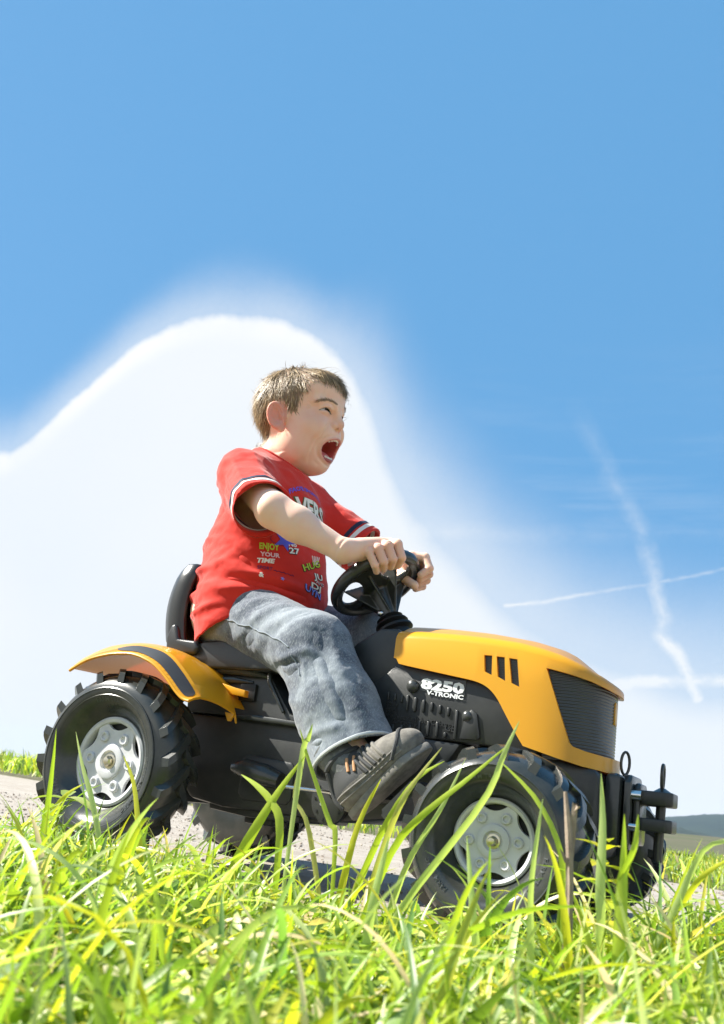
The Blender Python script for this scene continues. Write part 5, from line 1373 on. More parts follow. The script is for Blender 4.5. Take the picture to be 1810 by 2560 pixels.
# drop onto the neck edge of the shirt
cp = [sum((cp[(i+j) % 56] for j in (-2, -1, 0, 1, 2)), Vector())/5 for i in range(56)]
add_tube(bm, cp, 0.0042, 8, closed=True); bm_obj('collar', bm, shirt, M_SHIRT)

# ---- jeans
M_JEAN = bpy.data.materials.new('faded_denim_fold_shade'); M_JEAN.use_nodes = True
g = NT(M_JEAN.node_tree); b = g.n['Principled BSDF']; oc = g.new('ShaderNodeTexCoord').outputs['Object']
mp = g.new('ShaderNodeMapping'); g.put(mp.inputs[0], oc); mp.inputs['Rotation'].default_value = (0, R(-55), 0); mp.inputs['Scale'].default_value = (3.5, 1.2, 1.0)
w1 = g.noise(oc, 13, 4, 0.6); w2 = g.noise(mp.outputs[0], 190, 3, 0.7)
c = g.mix(g.maprange(w1, 0.38, 0.62), (0.065, 0.080, 0.108), (0.185, 0.215, 0.245))  # random dark and pale patches: denim fade, plus fold shadows put into the colour
c = g.mix(g.m('MULTIPLY', g.maprange(w2, 0.46, 0.68), 0.42), c, (0.40, 0.44, 0.46))
g.put(b.inputs['Base Color'], c); b.inputs['Roughness'].default_value = 0.85; b.inputs['Specular IOR Level'].default_value = 0.2; b.inputs['Sheen Weight'].default_value = 0.2
bp = g.new('ShaderNodeBump'); bp.inputs['Strength'].default_value = 0.35; bp.inputs['Distance'].default_value = 0.001
g.put(bp.inputs['Height'], w2); g.l.new(bp.outputs[0], b.inputs['Normal'])
J = SDF((-0.09, -0.225, 0.145), (0.52, 0.20, 0.53), 0.0023)
J.add(loft([0.388, 0.40, 0.43, 0.47, 0.50], [0.105]*5, [0]*5, [0.072, 0.085, 0.090, 0.085, 0.08], [0.105, 0.118, 0.120, 0.112, 0.10]), 0.01)
ANRt = np.array((0.436, -0.147, 0.203)); axR = (ANRt-KNR)/np.linalg.norm(ANRt-KNR)
J.add(capsule(HIR+np.array((0.03, 0.010, 0.0)), KNR, 0.066, 0.0590), 0.03)
J.add(capsule(KNR, KNR*0.45+ANRt*0.55, 0.0600, 0.0640), 0.02); J.add(capsule(KNR*0.45+ANRt*0.55, ANRt+axR*0.03, 0.0640, 0.0690), 0.02)
J.add(capsule(HIL+np.array((0.02, 0.004, 0)), KNL, 0.070, 0.058), 0.035)
J.add(capsule(KNL, ANL, 0.060, 0.062), 0.02)
J.v = np.maximum(J.v, -(J.v+0.0045))
hemn = axR*0.93+np.array((0.10, 0, 0.36)); hemn = axR+np.array((0.06, -0.05, -0.05)); hemn /= np.linalg.norm(hemn)
J.op(halfspace(ANRt, hemn, ANRt-0.11, ANRt+0.11), 0.001, 'int')
jv, jf = J.mesh(2); del J
jn = normals(jv, jf)
def thigh(t, ang, r=0.07):
    p_ = HIR*(1-t)+KNR*t; d = (KNR-HIR)/np.linalg.norm(KNR-HIR); u = np.cross(d, (0, 0, 1)); u /= np.linalg.norm(u); v = np.cross(u, d)
    a = R(ang); return p_+r*(math.cos(a)*v+math.sin(a)*u)         # 0 = top, 90 = outer (camera) side
def shin(t, ang, r=0.061):
    p_ = KNR*(1-t)+ANRt*t; d = axR; u = np.cross(d, (0, 0, 1.0)); u /= np.linalg.norm(u); v = np.cross(u, d)
    a = R(ang); return p_+r*(math.cos(a)*v+math.sin(a)*u)         # 0 = front
JF = []
for t0, amp in ((0.18, 0.006), (0.36, 0.007), (0.55, 0.006), (0.75, 0.005)):
    JF.append(([thigh(t0-0.12, 140), thigh(t0, 95), thigh(t0+0.10, 60), thigh(t0+0.22, 15)], amp, 0.010))
    JF.append(([thigh(t0-0.03, 140), thigh(t0+0.09, 95), thigh(t0+0.19, 60), thigh(t0+0.30, 15)], -amp, 0.010))
JF.append(([thigh(1.0, 100, 0.06), shin(0.25, 80), shin(0.6, 95), shin(0.95, 90)], 0.003, 0.004))           # side seam
JF.append(([thigh(0.1, 95), thigh(0.5, 92), thigh(1.0, 96, 0.06)], 0.003, 0.004))
JF.append(([shin(0.05, 20), shin(0.4, 35), shin(0.75, 30), shin(0.98, 20)], 0.006, 0.010)); JF.append(([shin(0.05, 48), shin(0.4, 60), shin(0.75, 58), shin(0.98, 50)], -0.007, 0.012))
JF.append(([shin(-0.05, 150), shin(0.1, 110), shin(0.16, 70), shin(0.3, 40)], 0.006, 0.009)); JF.append(([shin(0.02, 150), shin(0.18, 115), shin(0.26, 75)], -0.006, 0.009))
JF.append(([shin(0.7, 140), shin(0.78, 110), shin(0.84, 70), shin(0.86, 20)], 0.006, 0.008)); JF.append(([shin(0.78, 140), shin(0.86, 100), shin(0.91, 60)], -0.005, 0.007))
JF.append(([shin(0.35, 150), shin(0.45, 125), shin(0.55, 100)], 0.005, 0.009))
jw = 0.0022*vnoise(jv, 17, 11)+0.0011*vnoise(jv, 48, 12)+0.0005*vnoise(jv, 130, 13)
jv = jv+jn*((0.85*folds(jv, JF)+jw)[:, None])
jeans = pydata('jeans', jv, jf, boy, M_JEAN, None)
M_STITCH = mat('pale_hem_stitching', (0.50, 0.53, 0.54), 0.8, 0.2)
jb = BVHTree.FromPolygons([tuple(v) for v in jv], [tuple(f) for f in jf.tolist()])
M_SEAM = mat('denim_seam', (0.22, 0.25, 0.28), 0.85, 0.2)
for line in ([thigh(t, 93) for t in np.linspace(0.12, 0.95, 18)]+[shin(t, 92) for t in np.linspace(0.08, 0.97, 18)], [thigh(t, 40, 0.075) for t in np.linspace(0.02, 0.32, 8)]):
    q = [(lambda h_: h_[0]+h_[1]*0.0008)(jb.find_nearest(Vector(p_))) for p_ in catmull(line, 60)]
    bm = bmesh.new(); add_tube(bm, q, 0.0012, 6); bm_obj('seam', bm, jeans, M_SEAM)
bm = bmesh.new(); pts = []
for k in range(48):
    a = 2*math.pi*k/48; u = np.cross(hemn, (0, 0, 1.0)); u /= np.linalg.norm(u); v = np.cross(u, hemn)
    loc, nr, _, _ = jb.find_nearest(Vector(ANRt-hemn*0.004+0.075*(math.cos(a)*v+math.sin(a)*u))); pts.append(loc)
pts = [sum((pts[(i+j) % 48] for j in (-1, 0, 1)), Vector())/3 for i in range(48)]
add_tube(bm, pts, 0.0028, 6, closed=True); bm_obj('trouser_hem', bm, jeans, M_STITCH)

# ---- right shoe and sock
M_SHOE = mat('grey_suede', (0.20, 0.188, 0.165), 0.85, 0.2, bump=(700, 0.5), var=(70, 0.9, (0.125, 0.118, 0.105)), sheen=0.2)
M_SHOED = mat('dark_mesh', (0.055, 0.057, 0.058), 0.7, 0.3, bump=(900, 0.5)); M_SOLE = mat('dusty_sole', (0.22, 0.21, 0.19), 0.7, 0.3, var=(80, 0.8, (0.13, 0.125, 0.115))); M_TAN = mat('tan_trim', (0.52, 0.27, 0.13), 0.6, 0.3)
M_SOCK = mat('dark_sock', (0.10, 0.105, 0.105), 0.85, 0.2, bump=(900, 0.6), var=(90, 0.8, (0.20, 0.205, 0.20)))
def make_shoe(heel, dirx, up, side, mirror):
    """heel: sole point under the heel; dirx along the sole; up away from the sole"""
    ex = np.array(dirx)/np.linalg.norm(dirx); ez = np.array(up)-ex*np.dot(up, ex); ez /= np.linalg.norm(ez); ey = np.cross(ez, ex); M_ = mat3(ex, ey, ez)
    P = lambda x, y, z: np.array(heel)+M_@np.array((x*0.90, y, z))
    Gs = SDF(np.array(heel)-0.12, np.array(heel)+0.24, 0.0021)
    Gs.add(ellipsoid(P(0.132, 0.002, 0.030), (0.051, 0.036, 0.031), M_))
    Gs.add(ellipsoid(P(0.035, 0, 0.030), (0.040, 0.029, 0.034), M_), 0.02)
    Gs.add(capsule(P(0.035, 0, 0.032), P(0.125, 0.001, 0.026), 0.030, 0.030), 0.02)
    Gs.add(capsule(P(0.042, 0, 0.042), P(0.036, 0, 0.078), 0.031, 0.031), 0.02)
    Gs.add(capsule(P(0.065, 0, 0.062), P(0.115, 0, 0.042), 0.022, 0.022), 0.02)
    Gs.op(halfspace(P(0, 0, 0.008), -ez, np.array(heel)-0.12, np.array(heel)+0.24), 0.004, 'int')
    Gs.sub(capsule(P(0.042, 0, 0.080), P(0.040, 0, 0.12), 0.026, 0.028), 0.003)
    Gs.op(halfspace(P(0.03, 0, 0.090), ez-0.25*ex, np.array(heel)-0.12, np.array(heel)+0.24), 0.003, 'int')
    v, f = Gs.mesh(1); fc = (np.asarray(v)[np.asarray(f)].mean(1)-np.array(heel))@M_; shoe = pydata('shoe', v, f, boy, [M_SHOE, M_SHOED], None, fmat=((fc[:, 0] < 0.062+0.25*(fc[:, 2]-0.03)) & (fc[:, 2] > 0.034)).astype(int))
    # sole: outline swept, with a few lugs
    ol = []
    for k in range(40):
        a = 2*math.pi*k/40; x = 0.09+0.098*math.cos(a); w_ = np.interp(x, [-0.008, 0.03, 0.08, 0.14, 0.188], [0.024, 0.031, 0.028, 0.038, 0.020]); ol.append((x, w_*math.copysign(abs(math.sin(a))**0.7, math.sin(a))))
    bm = bmesh.new(); add_prism(bm, [(x*0.90, y) for x, y in ol], -0.003, 0.011, axis='z', bevel=0.003)
    mt = Matrix(np.block([[M_, np.array(heel)[:, None]], [np.zeros((1, 3)), np.ones((1, 1))]]).tolist())
    bmesh.ops.transform(bm, matrix=mt, verts=bm.verts); bm_obj('sole', bm, shoe, M_SOLE)
    sb = BVHTree.FromPolygons([tuple(q) for q in v], [tuple(q) for q in f.tolist()])
    def strap(pts, r, m_, nm):
        out = []
        for p_ in catmull([P(*q) for q in pts], 16):
            loc, nr, _, _ = sb.find_nearest(Vector(p_)); out.append(loc+nr*r*0.2)
        bm = bmesh.new(); add_tube(bm, out, r, 8); bm_obj(nm, bm, shoe, m_)
    s = mirror
    for x0 in (0.070, 0.081, 0.092, 0.103, 0.114): strap([(x0+0.006, s*-0.034, 0.030), (x0, s*-0.026, 0.050), (x0-0.006, s*-0.006, 0.066), (x0-0.008, s*0.012, 0.064)], 0.0034, M_SHOED if x0 < 0.10 else M_SHOE, 'strap')
    for z0 in (0.020, 0.028): strap([(0.0, s*-0.02, z0+0.006), (0.05, s*-0.034, z0), (0.1, s*-0.036, z0-0.002), (0.15, s*-0.034, z0-0.002)], 0.0016, M_SOLE, 'side_line')
    strap([(0.06, s*-0.036, 0.046), (0.066, s*-0.030, 0.058), (0.07, s*-0.02, 0.066)], 0.0026, M_TAN, 'trim'); strap([(0.050, s*-0.036, 0.052), (0.056, s*-0.030, 0.066), (0.06, s*-0.02, 0.074)], 0.0026, M_TAN, 'trim')
    strap([(0.125, s*-0.036, 0.016), (0.15, s*-0.028, 0.034), (0.158, 0.0, 0.044), (0.15, s*0.028, 0.034)], 0.0034, M_SHOED, 'toe_seam')
    strap([(0.0, s*-0.012, 0.02), (0.0, s*-0.016, 0.05), (0.014, s*-0.026, 0.078)], 0.005, M_SHOED, 'heel_tab')
    strap([(0.012, s*-0.030, 0.082), (0.05, s*-0.03, 0.086), (0.074, s*-0.012, 0.082), (0.074, s*0.012, 0.082), (0.05, s*0.03, 0.086)], 0.0048, M_SHOED, 'cuff')
    k_ = 0.90; shoe.scale = (k_, k_, k_); shoe.location = Vector(P(0.03, 0, 0.07))*(1-k_)
    return shoe, P
shoe, SP = make_shoe((0.468, -0.180, 0.112), (0.118, 0.012, 0.128), (-0.75, -0.02, 0.66), (0, -1, 0), 1)
bm = bmesh.new(); add_tube(bm, [SP(0.040, 0, 0.06), SP(0.040, 0, 0.085), SP(0.036, 0, 0.104), SP(0.034, 0, 0.116)], [0.030, 0.0295, 0.029, 0.028], 20); bm_obj('sock', bm, boy, M_SOCK)
shoeL, SPL = make_shoe((0.455, 0.165, 0.165), (0.118, -0.012, 0.10), (-0.65, 0.02, 0.75), (0, 1, 0), -1)
# ---- printing on the T-shirt
tb = BVHTree.FromPolygons([tuple(v) for v in sv], [tuple(f) for f in sf.tolist()])
def pmat(n, c): return mat(n, c, 0.7, 0.3)
P_LIME = pmat('lime_print', (0.50, 0.62, 0.05)); P_PINK = pmat('pale_pink_print', (0.85, 0.55, 0.55)); P_CREAM = pmat('cream_print', (0.82, 0.80, 0.68)); P_BLUE = pmat('blue_print', (0.10, 0.11, 0.62)); P_NAVY = pmat('navy_print', (0.07, 0.02, 0.09)); P_GREEN = pmat('dark_green_print', (0.09, 0.12, 0.03)); P_BLACK = pmat('black_print', (0.02, 0.02, 0.02)); P_SKY = pmat('light_blue_print', (0.22, 0.28, 0.80))
def onto_shirt(P, n, off):
    out = []; n = Vector(n).normalized()
    for p_ in P:
        q = Vector(p_); loc, nr, _, _ = tb.ray_cast(q+n*0.05, -n, 0.12)
        if loc is None: loc, nr, _, _ = tb.find_nearest(q)
        out.append(tuple(loc+n*off))
    return out
def print_text(s, P0, P1, h, n, m_, bold=0.0, off=0.0010, shear=0.0, arc=0.0, grow=0.0):
    v, f = text_mesh(s, 1.0, bold=bold, shear=shear)
    x0, x1 = v[:, 0].min(), v[:, 0].max(); y0, y1 = 0.0, max(0.7, v[:, 1].max())
    P0, P1 = np.array(P0), np.array(P1); r = P1-P0; u = np.cross(n, r); u = u/np.linalg.norm(u)
    t = (v[:, 0]-x0)/(x1-x0); t = (t-0.5)*(1+grow)+0.5
    q = P0+t[:, None]*r+((v[:, 1]-y0)/(y1-y0)*h+arc*(1-(2*t-1)**2))[:, None]*u
    # finer faces so the letters follow the cloth
    o = pydata('lettering', onto_shirt(q, n, off), f, shirt, m_, ang=False); return o
N1 = (0.94, -0.05, 0.30); N2 = (0.68, -0.70, 0.15); N3 = (0.94, -0.28, 0.15)
print_text("FAO'E SPORTS", (0.188, -0.062, 0.688), (0.186, 0.040, 0.706), 0.0095, N1, P_BLUE, 0.03, arc=0.012)
print_text('LVERS', (0.205, -0.066, 0.645), (0.202, 0.056, 0.660), 0.039, N1, P_GREEN, 0.075, off=0.0010, arc=0.006, grow=0.03)
print_text('LVERS', (0.205, -0.064, 0.646), (0.202, 0.054, 0.661), 0.037, N1, P_CREAM, 0.035, off=0.0016, arc=0.006)
print_text('ENJOY', (0.1685, -0.1120, 0.5622), (0.1927, -0.0843, 0.5666), 0.0115, N2, P_LIME, 0.04)
print_text('YOUR', (0.1725, -0.1121, 0.5488), (0.1973, -0.0851, 0.5520), 0.0090, N2, P_PINK, 0.04)
print_text('TIME', (0.1708, -0.1159, 0.5346), (0.1949, -0.0936, 0.5387), 0.0092, N2, P_CREAM, 0.045, shear=0.25)
print_text('SPORT', (0.1721, -0.1148, 0.5229), (0.1932, -0.0976, 0.5237), 0.0062, N2, P_NAVY, 0.015)
print_text('&', (0.1780, -0.1155, 0.5075), (0.1850, -0.1090, 0.5078), 0.0090, N2, P_CREAM, 0.05)
print_text('27', (0.2025, -0.0700, 0.5650), (0.2118, -0.0470, 0.5690), 0.0125, N3, P_BLACK, 0.09, off=0.0008)
print_text('27', (0.2030, -0.0690, 0.5656), (0.2116, -0.0478, 0.5694), 0.0115, N3, P_CREAM, 0.03, off=0.0014)
print_text('No', (0.2015, -0.0690, 0.5800), (0.2090, -0.0530, 0.5830), 0.0090, N3, P_CREAM, 0.03)
for off, m_, b, g_ in ((0.0009, P_BLACK, 0.10, 0.06), (0.0015, None, 0.025, 0.0)):
    print_text('HUG', (0.2228, -0.0399, 0.5404), (0.2204, 0.0160, 0.5660), 0.0125, N3, m_ or P_LIME, b, off, grow=g_)
    print_text('JU', (0.2283, -0.0114, 0.5345), (0.2285, 0.0200, 0.5385), 0.0120, N3, m_ or P_CREAM, b, off, grow=g_)
    print_text('AHS', (0.2285, -0.0060, 0.5275), (0.2290, 0.0260, 0.5285), 0.0060, N3, m_ or P_PINK, b*0.6, off, grow=g_)
    print_text('DJ', (0.2291, -0.0190, 0.5160), (0.2300, 0.0150, 0.5150), 0.0105, N3, m_ or P_CREAM, b, off, grow=g_)
    print_text('UYN', (0.2273, -0.0370, 0.5060), (0.2293, 0.0160, 0.5000), 0.0120, N3, m_ or P_SKY, b, off, grow=g_)
def star(c, n, r, m_, k=5, name='printed_star'):
    c = np.array(c); n = np.array(n)/np.linalg.norm(n); a = np.cross((0, 0, 1.0), n); a /= np.linalg.norm(a); b_ = np.cross(n, a)
    P = [c]
    for i in range(2*k):
        t = math.pi*i/k+0.35; rr = r if i % 2 == 0 else r*0.42; P.append(c+rr*(math.cos(t)*b_+math.sin(t)*a))
    pydata(name, onto_shirt(P, n, 0.0012), [(0, 1+i, 1+(i+1) % (2*k)) for i in range(2*k)], shirt, m_, ang=False)
star((0.196, -0.0760, 0.5880), N3, 0.022, P_BLUE); star((0.2077, -0.0854, 0.5121), N3, 0.0045, P_SKY)
# thin ring and script round the star, fingers of the printed hand
for pts, r_, m_ in (([(0.176+0.001*i, -0.105+0.0045*i, 0.587-0.0030*i+0.00018*i*i) for i in range(12)], 0.0005, P_NAVY), ([(0.1945+0.0019*i, -0.096+0.0028*i, 0.5250+0.0012*math.sin(i*2.4)) for i in range(13)], 0.0006, P_NAVY)):
    bm = bmesh.new(); add_tube(bm, [Vector(p_) for p_ in onto_shirt(pts, N2, 0.0006)], r_, 5); bm_obj('printed_line', bm, shirt, m_)
for i in range(5):
    pts = [(0.219, -0.008+0.003*i+t*(i-1)*0.0035, 0.5620+0.004*i*0.3+0.018*t) for t in (0, 0.5, 1)]
    bm = bmesh.new(); add_tube(bm, [Vector(p_) for p_ in onto_shirt(pts, N3, 0.0006)], 0.0010, 5); bm_obj('printed_finger', bm, shirt, P_CREAM)
# ================================================================== single blades, stalk and weeds that stand out in front of the tractor
def ribbon(pts, w, fold=0.3, n=14, roll=0.0):
    pts = [np.array(p_, float) for p_ in pts]
    if pts[0][2] > 0.004:
        b0 = pts[0]+(pts[0]-pts[1])*0.35; b0[2] = -0.006; pts = [b0]+pts
    C = catmull(pts, n); tg = np.gradient(C, axis=0); tg /= np.linalg.norm(tg, axis=1)[:, None]
    vd = np.array((0.49, -0.86, 0.12)); vd = vd*math.cos(roll)+np.array((0.872, 0.49, 0))*math.sin(roll)
    s = np.cross(tg, vd); s /= np.linalg.norm(s, axis=1)[:, None]; nn = np.cross(s, tg)
    t = np.linspace(0, 1, n); W = 0.82*w*np.minimum(1, 0.5+1.5*t)*(1-t**3.2)*0.5+0.0002
    wave = np.sin(t*7+w*900)*0.35
    s = s*np.cos(wave)[:, None]+nn*np.sin(wave)[:, None]
    V = np.stack([C-s*W[:, None], C+nn*(W*fold)[:, None], C+s*W[:, None]], 1)
    return V.reshape(-1, 3), [(i*3+j, i*3+j+1, i*3+4+j, i*3+3+j) for i in range(n-1) for j in (0, 1)]
LIME, YEL, PALE, GRN, OLV = (0.42, 0.53, 0.06), (0.58, 0.58, 0.05), (0.52, 0.62, 0.26), (0.27, 0.42, 0.08), (0.50, 0.49, 0.16)
def blade(pts, w, c, label=None, parent=None, name='grass_blade', roll=0.0):
    v, f = ribbon(pts, w, roll=roll); o = pydata(name, v, f, parent, M_GRASS, None)
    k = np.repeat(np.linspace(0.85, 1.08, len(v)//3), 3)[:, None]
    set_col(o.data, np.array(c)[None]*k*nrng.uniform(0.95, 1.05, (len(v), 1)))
    if label: tag(o, label, 'grass blade', 'tall grass blades in front of the tractor')
    return o
# forked plant in front of the chassis
fp = empty('forked_grass', (0.588, -0.45, -0.006)); tag(fp, 'tall grass forking into two blades in front of the chassis, left of the shoe', 'grass')
o_ = np.array((0.588, -0.45, -0.006)); sh_ = lambda L: [tuple(np.array(p_)-o_) for p_ in L]
def child_blade(pts, w, c, par, org, name, roll=0.0):
    v, f = ribbon(pts, w, roll=roll); o = pydata(name, v-np.array(org), f, par, M_GRASS, None); set_col(o.data, np.tile(np.array(c), (len(v), 1))*nrng.uniform(0.92, 1.06, (len(v), 1))); return o
child_blade([(0.595, -0.45, -0.006), (0.588, -0.45, 0.10), (0.577, -0.45, 0.118), (0.54, -0.45, 0.183), (0.524, -0.45, 0.216)], 0.0075, LIME, fp, o_, 'stem')
child_blade([(0.452, -0.44, -0.006), (0.45, -0.45, 0.017), (0.468, -0.45, 0.072), (0.504, -0.45, 0.139), (0.537, -0.452, 0.186)], 0.0165, LIME, fp, o_, 'leaf')
child_blade([(0.532, -0.451, 0.181), (0.540, -0.455, 0.205), (0.546, -0.46, 0.222)], 0.008, PALE, fp, o_, 'leaf')
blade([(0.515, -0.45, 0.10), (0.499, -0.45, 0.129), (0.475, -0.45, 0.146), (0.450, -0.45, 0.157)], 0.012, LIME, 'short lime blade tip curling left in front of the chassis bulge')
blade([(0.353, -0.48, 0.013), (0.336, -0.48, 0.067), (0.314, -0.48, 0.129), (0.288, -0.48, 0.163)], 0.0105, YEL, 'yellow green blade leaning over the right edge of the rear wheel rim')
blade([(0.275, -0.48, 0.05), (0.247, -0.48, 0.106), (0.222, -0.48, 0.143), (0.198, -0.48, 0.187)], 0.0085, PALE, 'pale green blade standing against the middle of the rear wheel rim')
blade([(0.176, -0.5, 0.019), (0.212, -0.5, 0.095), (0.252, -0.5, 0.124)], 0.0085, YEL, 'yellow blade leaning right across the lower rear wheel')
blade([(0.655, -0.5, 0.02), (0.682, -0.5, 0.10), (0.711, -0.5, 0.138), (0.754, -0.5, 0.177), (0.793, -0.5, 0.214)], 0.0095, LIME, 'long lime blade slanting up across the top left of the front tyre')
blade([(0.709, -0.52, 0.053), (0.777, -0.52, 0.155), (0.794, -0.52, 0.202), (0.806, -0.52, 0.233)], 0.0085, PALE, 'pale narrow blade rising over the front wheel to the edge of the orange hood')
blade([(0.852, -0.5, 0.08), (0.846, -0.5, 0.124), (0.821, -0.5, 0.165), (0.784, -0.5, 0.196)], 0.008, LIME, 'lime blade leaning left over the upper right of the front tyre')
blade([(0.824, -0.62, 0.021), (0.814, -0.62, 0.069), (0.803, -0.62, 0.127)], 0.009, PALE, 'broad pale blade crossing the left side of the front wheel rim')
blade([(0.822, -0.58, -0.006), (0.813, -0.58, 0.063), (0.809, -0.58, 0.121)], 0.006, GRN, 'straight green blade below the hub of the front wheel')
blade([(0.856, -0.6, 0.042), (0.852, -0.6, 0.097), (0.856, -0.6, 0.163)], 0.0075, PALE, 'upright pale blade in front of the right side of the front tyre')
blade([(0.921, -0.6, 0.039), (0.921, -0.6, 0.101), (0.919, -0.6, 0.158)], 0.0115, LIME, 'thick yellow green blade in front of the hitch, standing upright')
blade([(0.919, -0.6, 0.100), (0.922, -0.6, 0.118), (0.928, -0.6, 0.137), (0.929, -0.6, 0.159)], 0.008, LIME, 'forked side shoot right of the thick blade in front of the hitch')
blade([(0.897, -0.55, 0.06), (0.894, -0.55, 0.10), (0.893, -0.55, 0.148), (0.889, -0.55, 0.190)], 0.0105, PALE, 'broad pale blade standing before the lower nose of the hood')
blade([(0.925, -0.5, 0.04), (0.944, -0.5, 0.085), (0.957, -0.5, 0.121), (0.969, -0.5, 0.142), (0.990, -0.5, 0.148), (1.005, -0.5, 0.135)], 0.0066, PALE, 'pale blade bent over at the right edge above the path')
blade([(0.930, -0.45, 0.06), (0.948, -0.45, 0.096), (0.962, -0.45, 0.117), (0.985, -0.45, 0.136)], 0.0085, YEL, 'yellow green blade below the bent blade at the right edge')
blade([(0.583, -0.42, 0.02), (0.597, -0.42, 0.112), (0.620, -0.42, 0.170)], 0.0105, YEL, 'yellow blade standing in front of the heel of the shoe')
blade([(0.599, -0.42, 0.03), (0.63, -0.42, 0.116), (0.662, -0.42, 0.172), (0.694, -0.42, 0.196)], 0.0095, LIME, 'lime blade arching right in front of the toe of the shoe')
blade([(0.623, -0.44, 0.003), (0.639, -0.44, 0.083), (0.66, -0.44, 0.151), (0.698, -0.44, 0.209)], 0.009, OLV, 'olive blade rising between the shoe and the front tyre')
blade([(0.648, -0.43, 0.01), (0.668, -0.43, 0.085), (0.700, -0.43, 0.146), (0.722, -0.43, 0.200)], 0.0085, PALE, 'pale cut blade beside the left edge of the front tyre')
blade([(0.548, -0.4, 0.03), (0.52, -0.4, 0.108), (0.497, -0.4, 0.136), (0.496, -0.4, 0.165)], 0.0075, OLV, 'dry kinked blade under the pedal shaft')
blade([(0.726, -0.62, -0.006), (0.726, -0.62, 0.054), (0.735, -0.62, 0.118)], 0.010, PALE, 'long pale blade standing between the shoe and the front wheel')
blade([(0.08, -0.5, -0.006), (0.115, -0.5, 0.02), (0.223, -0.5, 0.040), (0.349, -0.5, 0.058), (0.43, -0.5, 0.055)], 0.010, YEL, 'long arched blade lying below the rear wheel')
# dry stalk
ds = empty('dry_stalk', (0.873, -0.55, -0.006)); tag(ds, 'dry grey brown stalk standing in front of the front tyre', 'dry stalk'); o_ = (0.873, -0.55, -0.006)
M_DRY = mat('dry_stalk', (0.33, 0.265, 0.205), 0.85, 0.2, bump=(300, 0.5), var=(60, 0.8, (0.22, 0.165, 0.13)))
bm = bmesh.new(); add_tube(bm, [tuple(np.array(p_)-o_) for p_ in [(0.874, -0.55, -0.006), (0.873, -0.55, 0.04), (0.870, -0.55, 0.099), (0.866, -0.551, 0.14), (0.8605, -0.55, 0.172)]], [0.0022, 0.0024, 0.0027, 0.0034, 0.0016], 8); bm_obj('stem', bm, ds, M_DRY)
for i, (z, dx, ln) in enumerate(((0.160, 0.004, 0.010), (0.11, -0.005, 0.03))):
    v, f = ribbon([np.array((0.0, -0.001*i, z-0.004)), np.array((dx*0.6, -0.004, z+ln*0.4)), np.array((dx*1.6, -0.006, z+ln*0.7))], 0.006, n=7); v = v[v[:, 2] > -1]
    pydata('husk', v+np.array((-0.004, 0, 0)), f, ds, M_DRY, None)
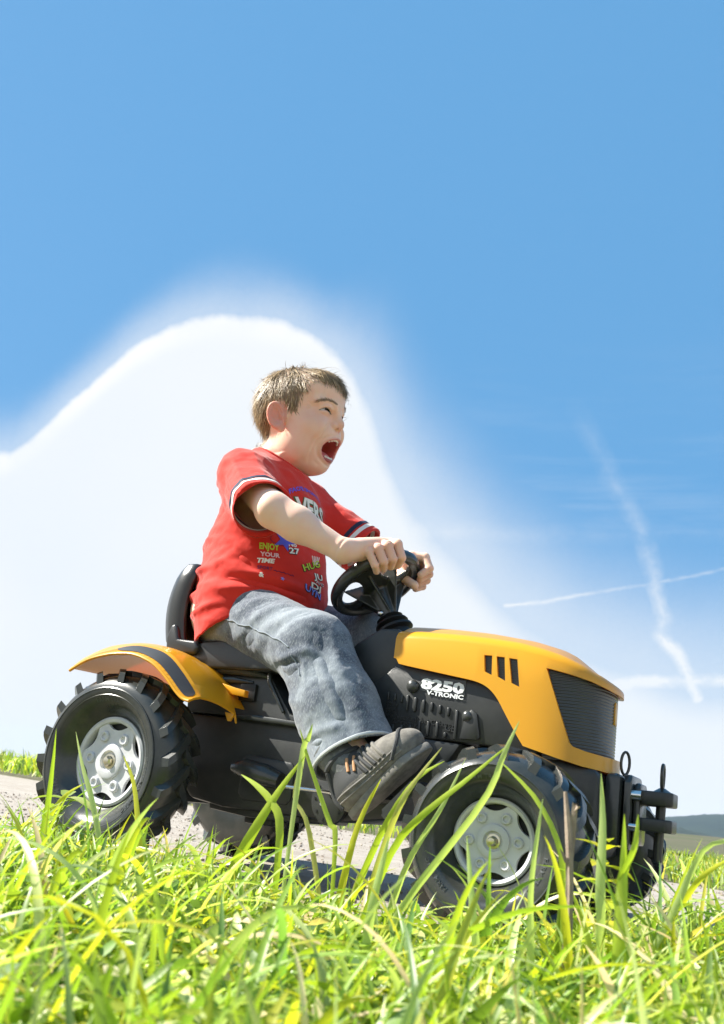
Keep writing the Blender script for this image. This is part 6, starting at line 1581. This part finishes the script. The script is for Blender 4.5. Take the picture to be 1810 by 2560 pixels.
# broad-leaved weeds
def weed(root, stems, label, lw, cols):
    e = empty('leafy_weed', root); tag(e, label, 'weed'); root = np.array(root)
    for pts, leaves in stems:
        P = catmull([np.array(p_)-root for p_ in pts], 10); bm = bmesh.new(); add_tube(bm, [tuple(p_) for p_ in P], list(np.linspace(0.0016, 0.0008, 10)), 6); st = bm_obj('stem', bm, e, M_LEAF); set_col(st.data, np.tile((0.25, 0.30, 0.05), (len(st.data.vertices), 1)))
        for t, a, tilt, ln in leaves:
            p0 = P[int(t*9)]; d = np.array((math.cos(a)*math.cos(tilt), math.sin(a)*math.cos(tilt), math.sin(tilt)))
            sd_ = np.cross(d, (0, 0, 1.0)); sd_ /= np.linalg.norm(sd_); up = np.cross(sd_, d); n = 8; V = []
            for i in range(n):
                s = i/(n-1); c = p0+d*ln*s+up*(-0.35*ln*s*s); w = lw*ln*math.sin(math.pi*min(1, s**0.8*0.97+0.03))*(1+0.12*(i % 2))
                V += [c-sd_*w+up*w*0.25, c, c+sd_*w+up*w*0.25]
            lf = pydata('leaf', V, [(i*3+j, i*3+j+1, i*3+4+j, i*3+3+j) for i in range(n-1) for j in (0, 1)], e, M_LEAF, None)
            c_ = cols[int(nrng.integers(0, len(cols)))]; set_col(lf.data, np.tile(np.array(c_)*nrng.uniform(0.85, 1.15), (len(V), 1)))
lv = []
for k in range(20): lv.append((0.25+0.75*k/19, 2.4*k, 0.15+0.5*nrng.uniform(-0.5, 1), nrng.uniform(0.020, 0.034)))
weed((0.882, -0.5, -0.006), [([(0.882, -0.5, -0.006), (0.884, -0.5, 0.05), (0.886, -0.5, 0.10), (0.884, -0.5, 0.135)], lv)], 'bushy yellow green weed with small leaves in front of the hitch and far front tyre', 0.26, [(0.50, 0.46, 0.03), (0.42, 0.44, 0.04), (0.34, 0.40, 0.04)])
lv = [(0.55, 0.3, 0.15, 0.05), (0.7, 2.6, 0.1, 0.045), (0.8, 0.9, 0.25, 0.05), (0.9, 3.6, 0.2, 0.042), (1.0, 0.0, 0.1, 0.055), (1.0, 2.2, 0.5, 0.04), (0.4, 4.2, 0.0, 0.04), (0.6, 5.2, 0.1, 0.05)]
weed((0.19, -0.48, -0.006), [([(0.19, -0.48, -0.006), (0.192, -0.48, 0.05), (0.197, -0.48, 0.09), (0.2, -0.48, 0.102)], lv)], 'broad leaved weed in front of the lower left of the rear tyre', 0.22, [(0.30, 0.38, 0.10), (0.24, 0.33, 0.06), (0.40, 0.45, 0.16)])
# ---- air between here and the hills
bm = bmesh.new(); add_box(bm, (0, 0, 45), (4900, 4900, 97))
hz = bm_obj('haze', bm, None, None, None); hz['kind'] = 'stuff'
hmz = bpy.data.materials.new('haze'); hmz.use_nodes = True; g = NT(hmz.node_tree); g.n.clear()
pv_ = g.new('ShaderNodeVolumePrincipled'); pv_.inputs['Color'].default_value = (0.55, 0.76, 1.0, 1); pv_.inputs['Density'].default_value = 0.00007; pv_.inputs['Anisotropy'].default_value = 0.0
ho = g.new('ShaderNodeOutputMaterial'); g.l.new(pv_.outputs[0], ho.inputs['Volume'])
hz.data.materials.append(hmz)
